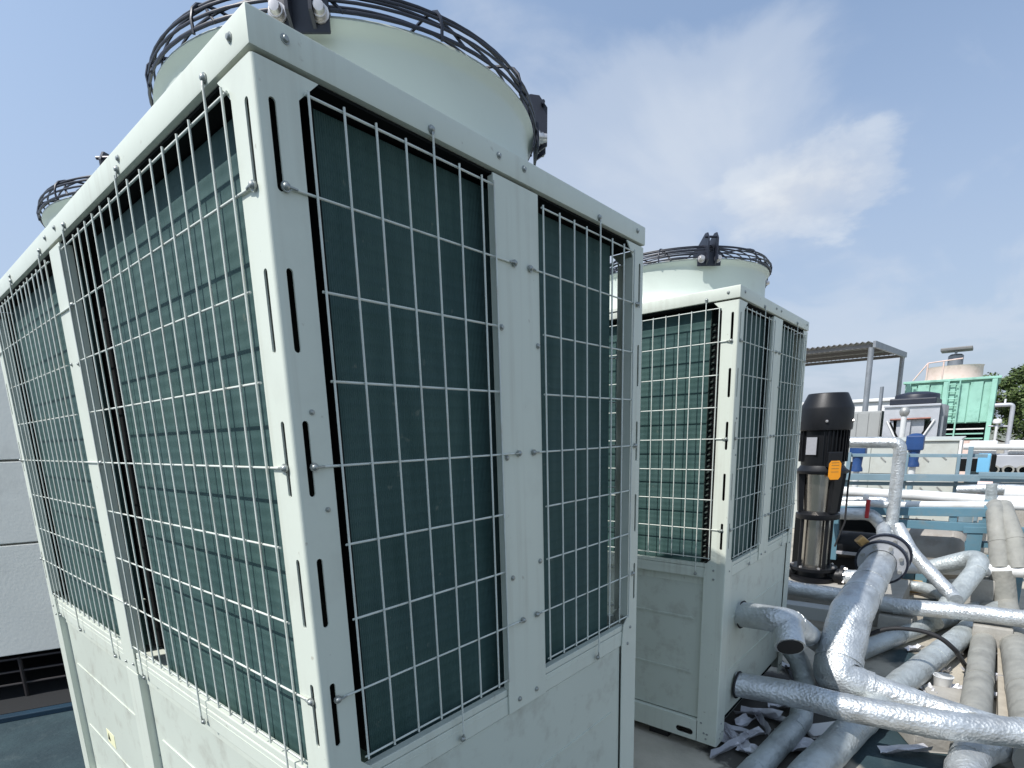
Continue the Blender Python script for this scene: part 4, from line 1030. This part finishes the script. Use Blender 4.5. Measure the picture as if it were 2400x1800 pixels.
# grey cabinet left of the cooler
g0, g1 = Vector((11.600, 1.383, 1.691)), Vector((11.600, 0.683, 1.664)); gb = Vector((11.600, 0.794, 1.245)).z
gc = thing('grey_cabinet', 'plain grey sheet cabinet left of the V shaped cooler', 'cabinet', (11.6, (g0.y+g1.y)/2, FZ))
ghw = (g0.y-g1.y)/2
MB().box(0, 1.2, -ghw, ghw, .25, g0.z-FZ, bev=.01).build('body', M['greybox'], gc)
for k in range(4): MB().box(-.012, -.001, -ghw+.02+k*ghw/2, -ghw-.02+(k+1)*ghw/2, .45, g0.z-FZ-.03, bev=.004).build('door_panel', M['greybox'], gc)
MB().box(.02, 1.15, -ghw+.03, ghw-.03, 0, .25).build('base', M['dark'], gc)
MB().tube([(.1, -ghw+.05, g0.z-FZ), (.1, -ghw+.05, g0.z-FZ+.42)], .03, 10).build('flue', M['galvpost'], gc, 60)

# green cooling tower
GX = 18.0
t0, t1 = Vector((18.000, 0.999, 2.474)), Vector((18.000, -0.875, 2.478)); tb = Vector((18.000, -0.784, 1.427)).z
gt = thing('cooling_tower', 'green ribbed cooling tower with a beige fan drum on its roof', 'cooling tower', (GX, (t0.y+t1.y)/2, FZ))
th = (t0.y-t1.y)/2; zt = (t0.z+t1.z)/2-FZ; zb = tb-FZ
MB().box(0, 3.0, -th, th, zb, zt).build('casing', M['green'], gt)
for k in range(7):
    y0_, y1_ = th-2*th*k/7, th-2*th*(k+1)/7
    MB().box(-.05 if k % 2 else -.03, -.001, y1_+.012, y0_-.012, zb+.02, zt-.05, bev=.01).build('casing_panel', M['green'], gt)
MB().box(-.09, 3.05, -th-.05, th+.05, zt+.001, zt+.06, bev=.01).build('roof_rim', M['green'], gt)
for yy in (th-.08, th*.08, -th+.07): MB().box(-.14, -.06, yy-.05, yy+.05, 0, zt-.01, bev=.01).build('leg', M['green'], gt)
for yy in (th*.02, -th*.22): MB().tube([(-.11, yy, zb*.6), (-.11, yy, zt)], .018, 8).build('ladder_rail', M['green'], gt, 60)
for k in range(6): MB().tube([(-.11, th*.02, zb+(zt-zb)*(k+.5)/6), (-.11, -th*.22, zb+(zt-zb)*(k+.5)/6)], .012, 8).build('ladder_rung', M['green'], gt, 60)
MB().box(.25, 2.8, -th+.05, th-.05, zb-.5, zb-.002).build('gap_shade', M['dark'], gt)  # dark block stands for the shade inside the open air inlet
MB().box(-.03, 3.0, -th+.2, th-.02, 0, zb-.42, bev=.02).build('basin', M['beige'], gt)
for k in range(3): MB().box(-.06, .2, -th+.15, th-.4, zb-.16-.12*k, zb-.13-.12*k).build('louvre', M['white' if k == 0 else 'green'], gt)
dr0 = Vector((19.200, 0.718, 2.794)); dr1 = Vector((19.200, -0.556, 2.768)); drr = (dr0.y-dr1.y)/2
MB().lathe([(drr*1.02, 0), (drr*.98, .15), (drr*.97, .36), (drr*1.0, .40), (drr*.94, .40), (drr*.92, 0)], (1.5, (dr0.y+dr1.y)/2-(t0.y+t1.y)/2, zt+.062), n=40).build('fan_drum', M['beige'], gt, 40)
mc = Vector((1.5, (dr0.y+dr1.y)/2-(t0.y+t1.y)/2, zt+.45))
MB().lathe([(0, 0), (.17, 0), (.17, .30), (.12, .34), (0, .34)], mc, n=20).build('fan_motor', M['galvpost'], gt, 40)
MB().box(mc.x-.32, mc.x+.32, mc.y-.34, mc.y+.34, mc.z+.42, mc.z+.50, bev=.02).build('rain_hood', M['roofmetal'], gt)
MB().bar((mc.x, mc.y-drr*.95, mc.z-.02), (mc.x, mc.y+drr*.95, mc.z-.02), .08, .06).build('motor_beam', M['galvpost'], gt)
MB().tube([(mc.x-.2, mc.y, mc.z+.34), (mc.x-.2, mc.y, mc.z+.42)], .03, 8).build('hood_stay', M['galvpost'], gt, 50)
for s in (.55, .2): MB().tube([(.1, th*s, zt+.06), (.1, th*s, zt+.5)], .02, 8).build('rail_post', M['beige'], gt, 50)
MB().tube([(.1, th*.85, zt+.08), (.1, th*.55, zt+.5), (.1, -th*.2, zt+.55)], .018, 8).build('guard_rail', M['beige'], gt, 50)

# open shelter with a corrugated roof
s0_, s1_ = Vector((13.115, 1.162, 3.040)), Vector((17.268, 1.062, 3.189))
yl = s0_.y+4.6
sh = thing('roof_shelter', 'open shelter with grey corrugated roof on thin posts', 'shelter', (s0_.x, s0_.y, 0))
mb = MB(); nseg = 46; dxr, dyr, dzr = s1_.x-s0_.x, s1_.y-s0_.y, s1_.z-s0_.z
rows = []
for i in range(nseg*2+1):
    y = 4.6*i/(nseg*2); zz = s0_.z+(.035 if i % 2 else 0.0)
    rows.append((mb.bm.verts.new((-.1, y, zz)), mb.bm.verts.new((dxr+.05, y+dyr, zz+dzr)), mb.bm.verts.new((-.1, y, zz+.008)), mb.bm.verts.new((dxr+.05, y+dyr, zz+dzr+.008))))
for a_, b_ in zip(rows, rows[1:]):
    mb.bm.faces.new((a_[0], b_[0], b_[1], a_[1])); mb.bm.faces.new((a_[2], a_[3], b_[3], b_[2])); mb.bm.faces.new((a_[0], a_[2], b_[2], b_[0])); mb.bm.faces.new((a_[1], b_[1], b_[3], a_[3]))
mb.build('corrugated_roof', M['roofmetal'], sh)
MB().bar((-.1, -.06, s0_.z-.03), (dxr+.05, dyr-.06, s0_.z+dzr-.03), .05, .12).build('edge_beam', M['galvpost'], sh)
for t_ in (0, .33, .66, 1): MB().bar((dxr*t_, dyr*t_, s0_.z+dzr*t_-.045), (dxr*t_, dyr*t_+4.6, s0_.z+dzr*t_-.045), .05, .07).build('purlin', M['roofmetal'], sh)
for xx, yy, zz in ((0, 0, s0_.z), (dxr, dyr, s1_.z), (0, 4.5, s0_.z), (dxr, dyr+4.5, s1_.z)):
    MB().tube([(xx, yy, FZ), (xx, yy, zz-.08)], .052, 14).build('post', M['galvpost'], sh, 60)

# low white building and trees beyond the roof
wb_ = thing('white_building', 'long low white building on the horizon beneath the shelter', 'building', (34, 0, -9))
zt_ = Vector((34.000, 4.404, 2.606)).z+9
yl_, yr_ = Vector((34.000, 6.579, 2.732)).y, Vector((34.000, 2.800, 2.513)).y
MB().box(0, 9, yr_, yl_+6, 0, zt_).build('wall', M['white'], wb_)
MB().box(-.15, 9.2, yr_-.15, yl_+6.1, zt_+.002, zt_+.16, bev=.03).build('roof_edge', M['white'], wb_)
for k in range(4): MB().box(-.03, -.002, yr_+1+2.6*k, yr_+2.4+2.6*k, zt_-2.6, zt_-1.4).build('window', M['greybox'], wb_)
pa = thing('parapet', 'low grey parapet wall along the far edge of the roof', 'wall', (23.7, 0, FZ))
MB().box(0, .2, -13.9, 13.9, 0, .75).build('wall', M['concrete'], pa); MB().box(-.04, .24, -13.9, 13.9, .752, .82, bev=.01).build('coping', M['concrete'], pa)

def tree(label, x, y, zc, rx, rz, n, seed):
    rnd = random.Random(seed)
    t = thing('tree', label, 'tree', (x, y, -9), 'trees beyond the roof')
    tr_ = MB().tube([(0, 0, 0), (.1, .05, (zc+9)*.4), (-.05, .1, (zc+9)*.75), (.05, 0, zc+9)], .2, 8, True, 0, 0, [.26, .2, .15, .06])
    for k in range(7):
        a = k*2.4; h = (zc+9)*(.62+.05*k)
        tr_.tube([(0, 0, h), (rx*.4*math.cos(a), rx*.4*math.sin(a), h+rz*.3), (rx*.75*math.cos(a), rx*.75*math.sin(a), h+rz*.45)], .06, 6, True, 0, 0, [.09, .06, .02])
    tr_.build('trunk', M['bark'], t, 60)
    cl = []
    for k in range(46):
        while True:
            p = Vector((rnd.uniform(-1, 1), rnd.uniform(-1, 1), rnd.uniform(-1, 1)))
            if .35 < p.length < 1: break
        cl.append((Vector((p.x*rx, p.y*rx, p.z*rz)), rnd.uniform(.28, .5)*rx*.55))
    vs_, fs_ = [], []
    for k in range(n):
        c, r = rnd.choice(cl)
        d = Vector((rnd.gauss(0, 1), rnd.gauss(0, 1), rnd.gauss(0, 1))).normalized()
        p = c+d*r*rnd.random()**.4+Vector((0, 0, zc+9))
        s = rnd.uniform(.05, .11)
        u = Vector((rnd.gauss(0, 1), rnd.gauss(0, 1), rnd.gauss(0, .6))).normalized(); w = u.cross(d)
        if w.length < .01: continue
        w.normalize(); b = len(vs_)
        vs_ += [p-u*s, p+w*s*.5, p+u*s, p-w*s*.5]; fs_.append((b, b+1, b+2, b+3))
    me = bpy.data.meshes.new('crown'); me.from_pydata(vs_, [], fs_); me.materials.append(M['leaf'])
    link('crown', me, t)
tp = Vector((30.057, -1.744, 1.981))
tree('dense dark green tree right of the green tower', tp.x+4.0, tp.y-.55, tp.z+.55, 2.1, 1.75, 15000, 3)
tree('lower green tree partly behind the green tower', tp.x+5.5, tp.y+1.4, tp.z+.05, 1.7, 1.4, 9000, 4)
tree('tall green tree at the right edge of the view', tp.x+3.4, tp.y-3.4, tp.z+.7, 2.3, 2.1, 15000, 5)
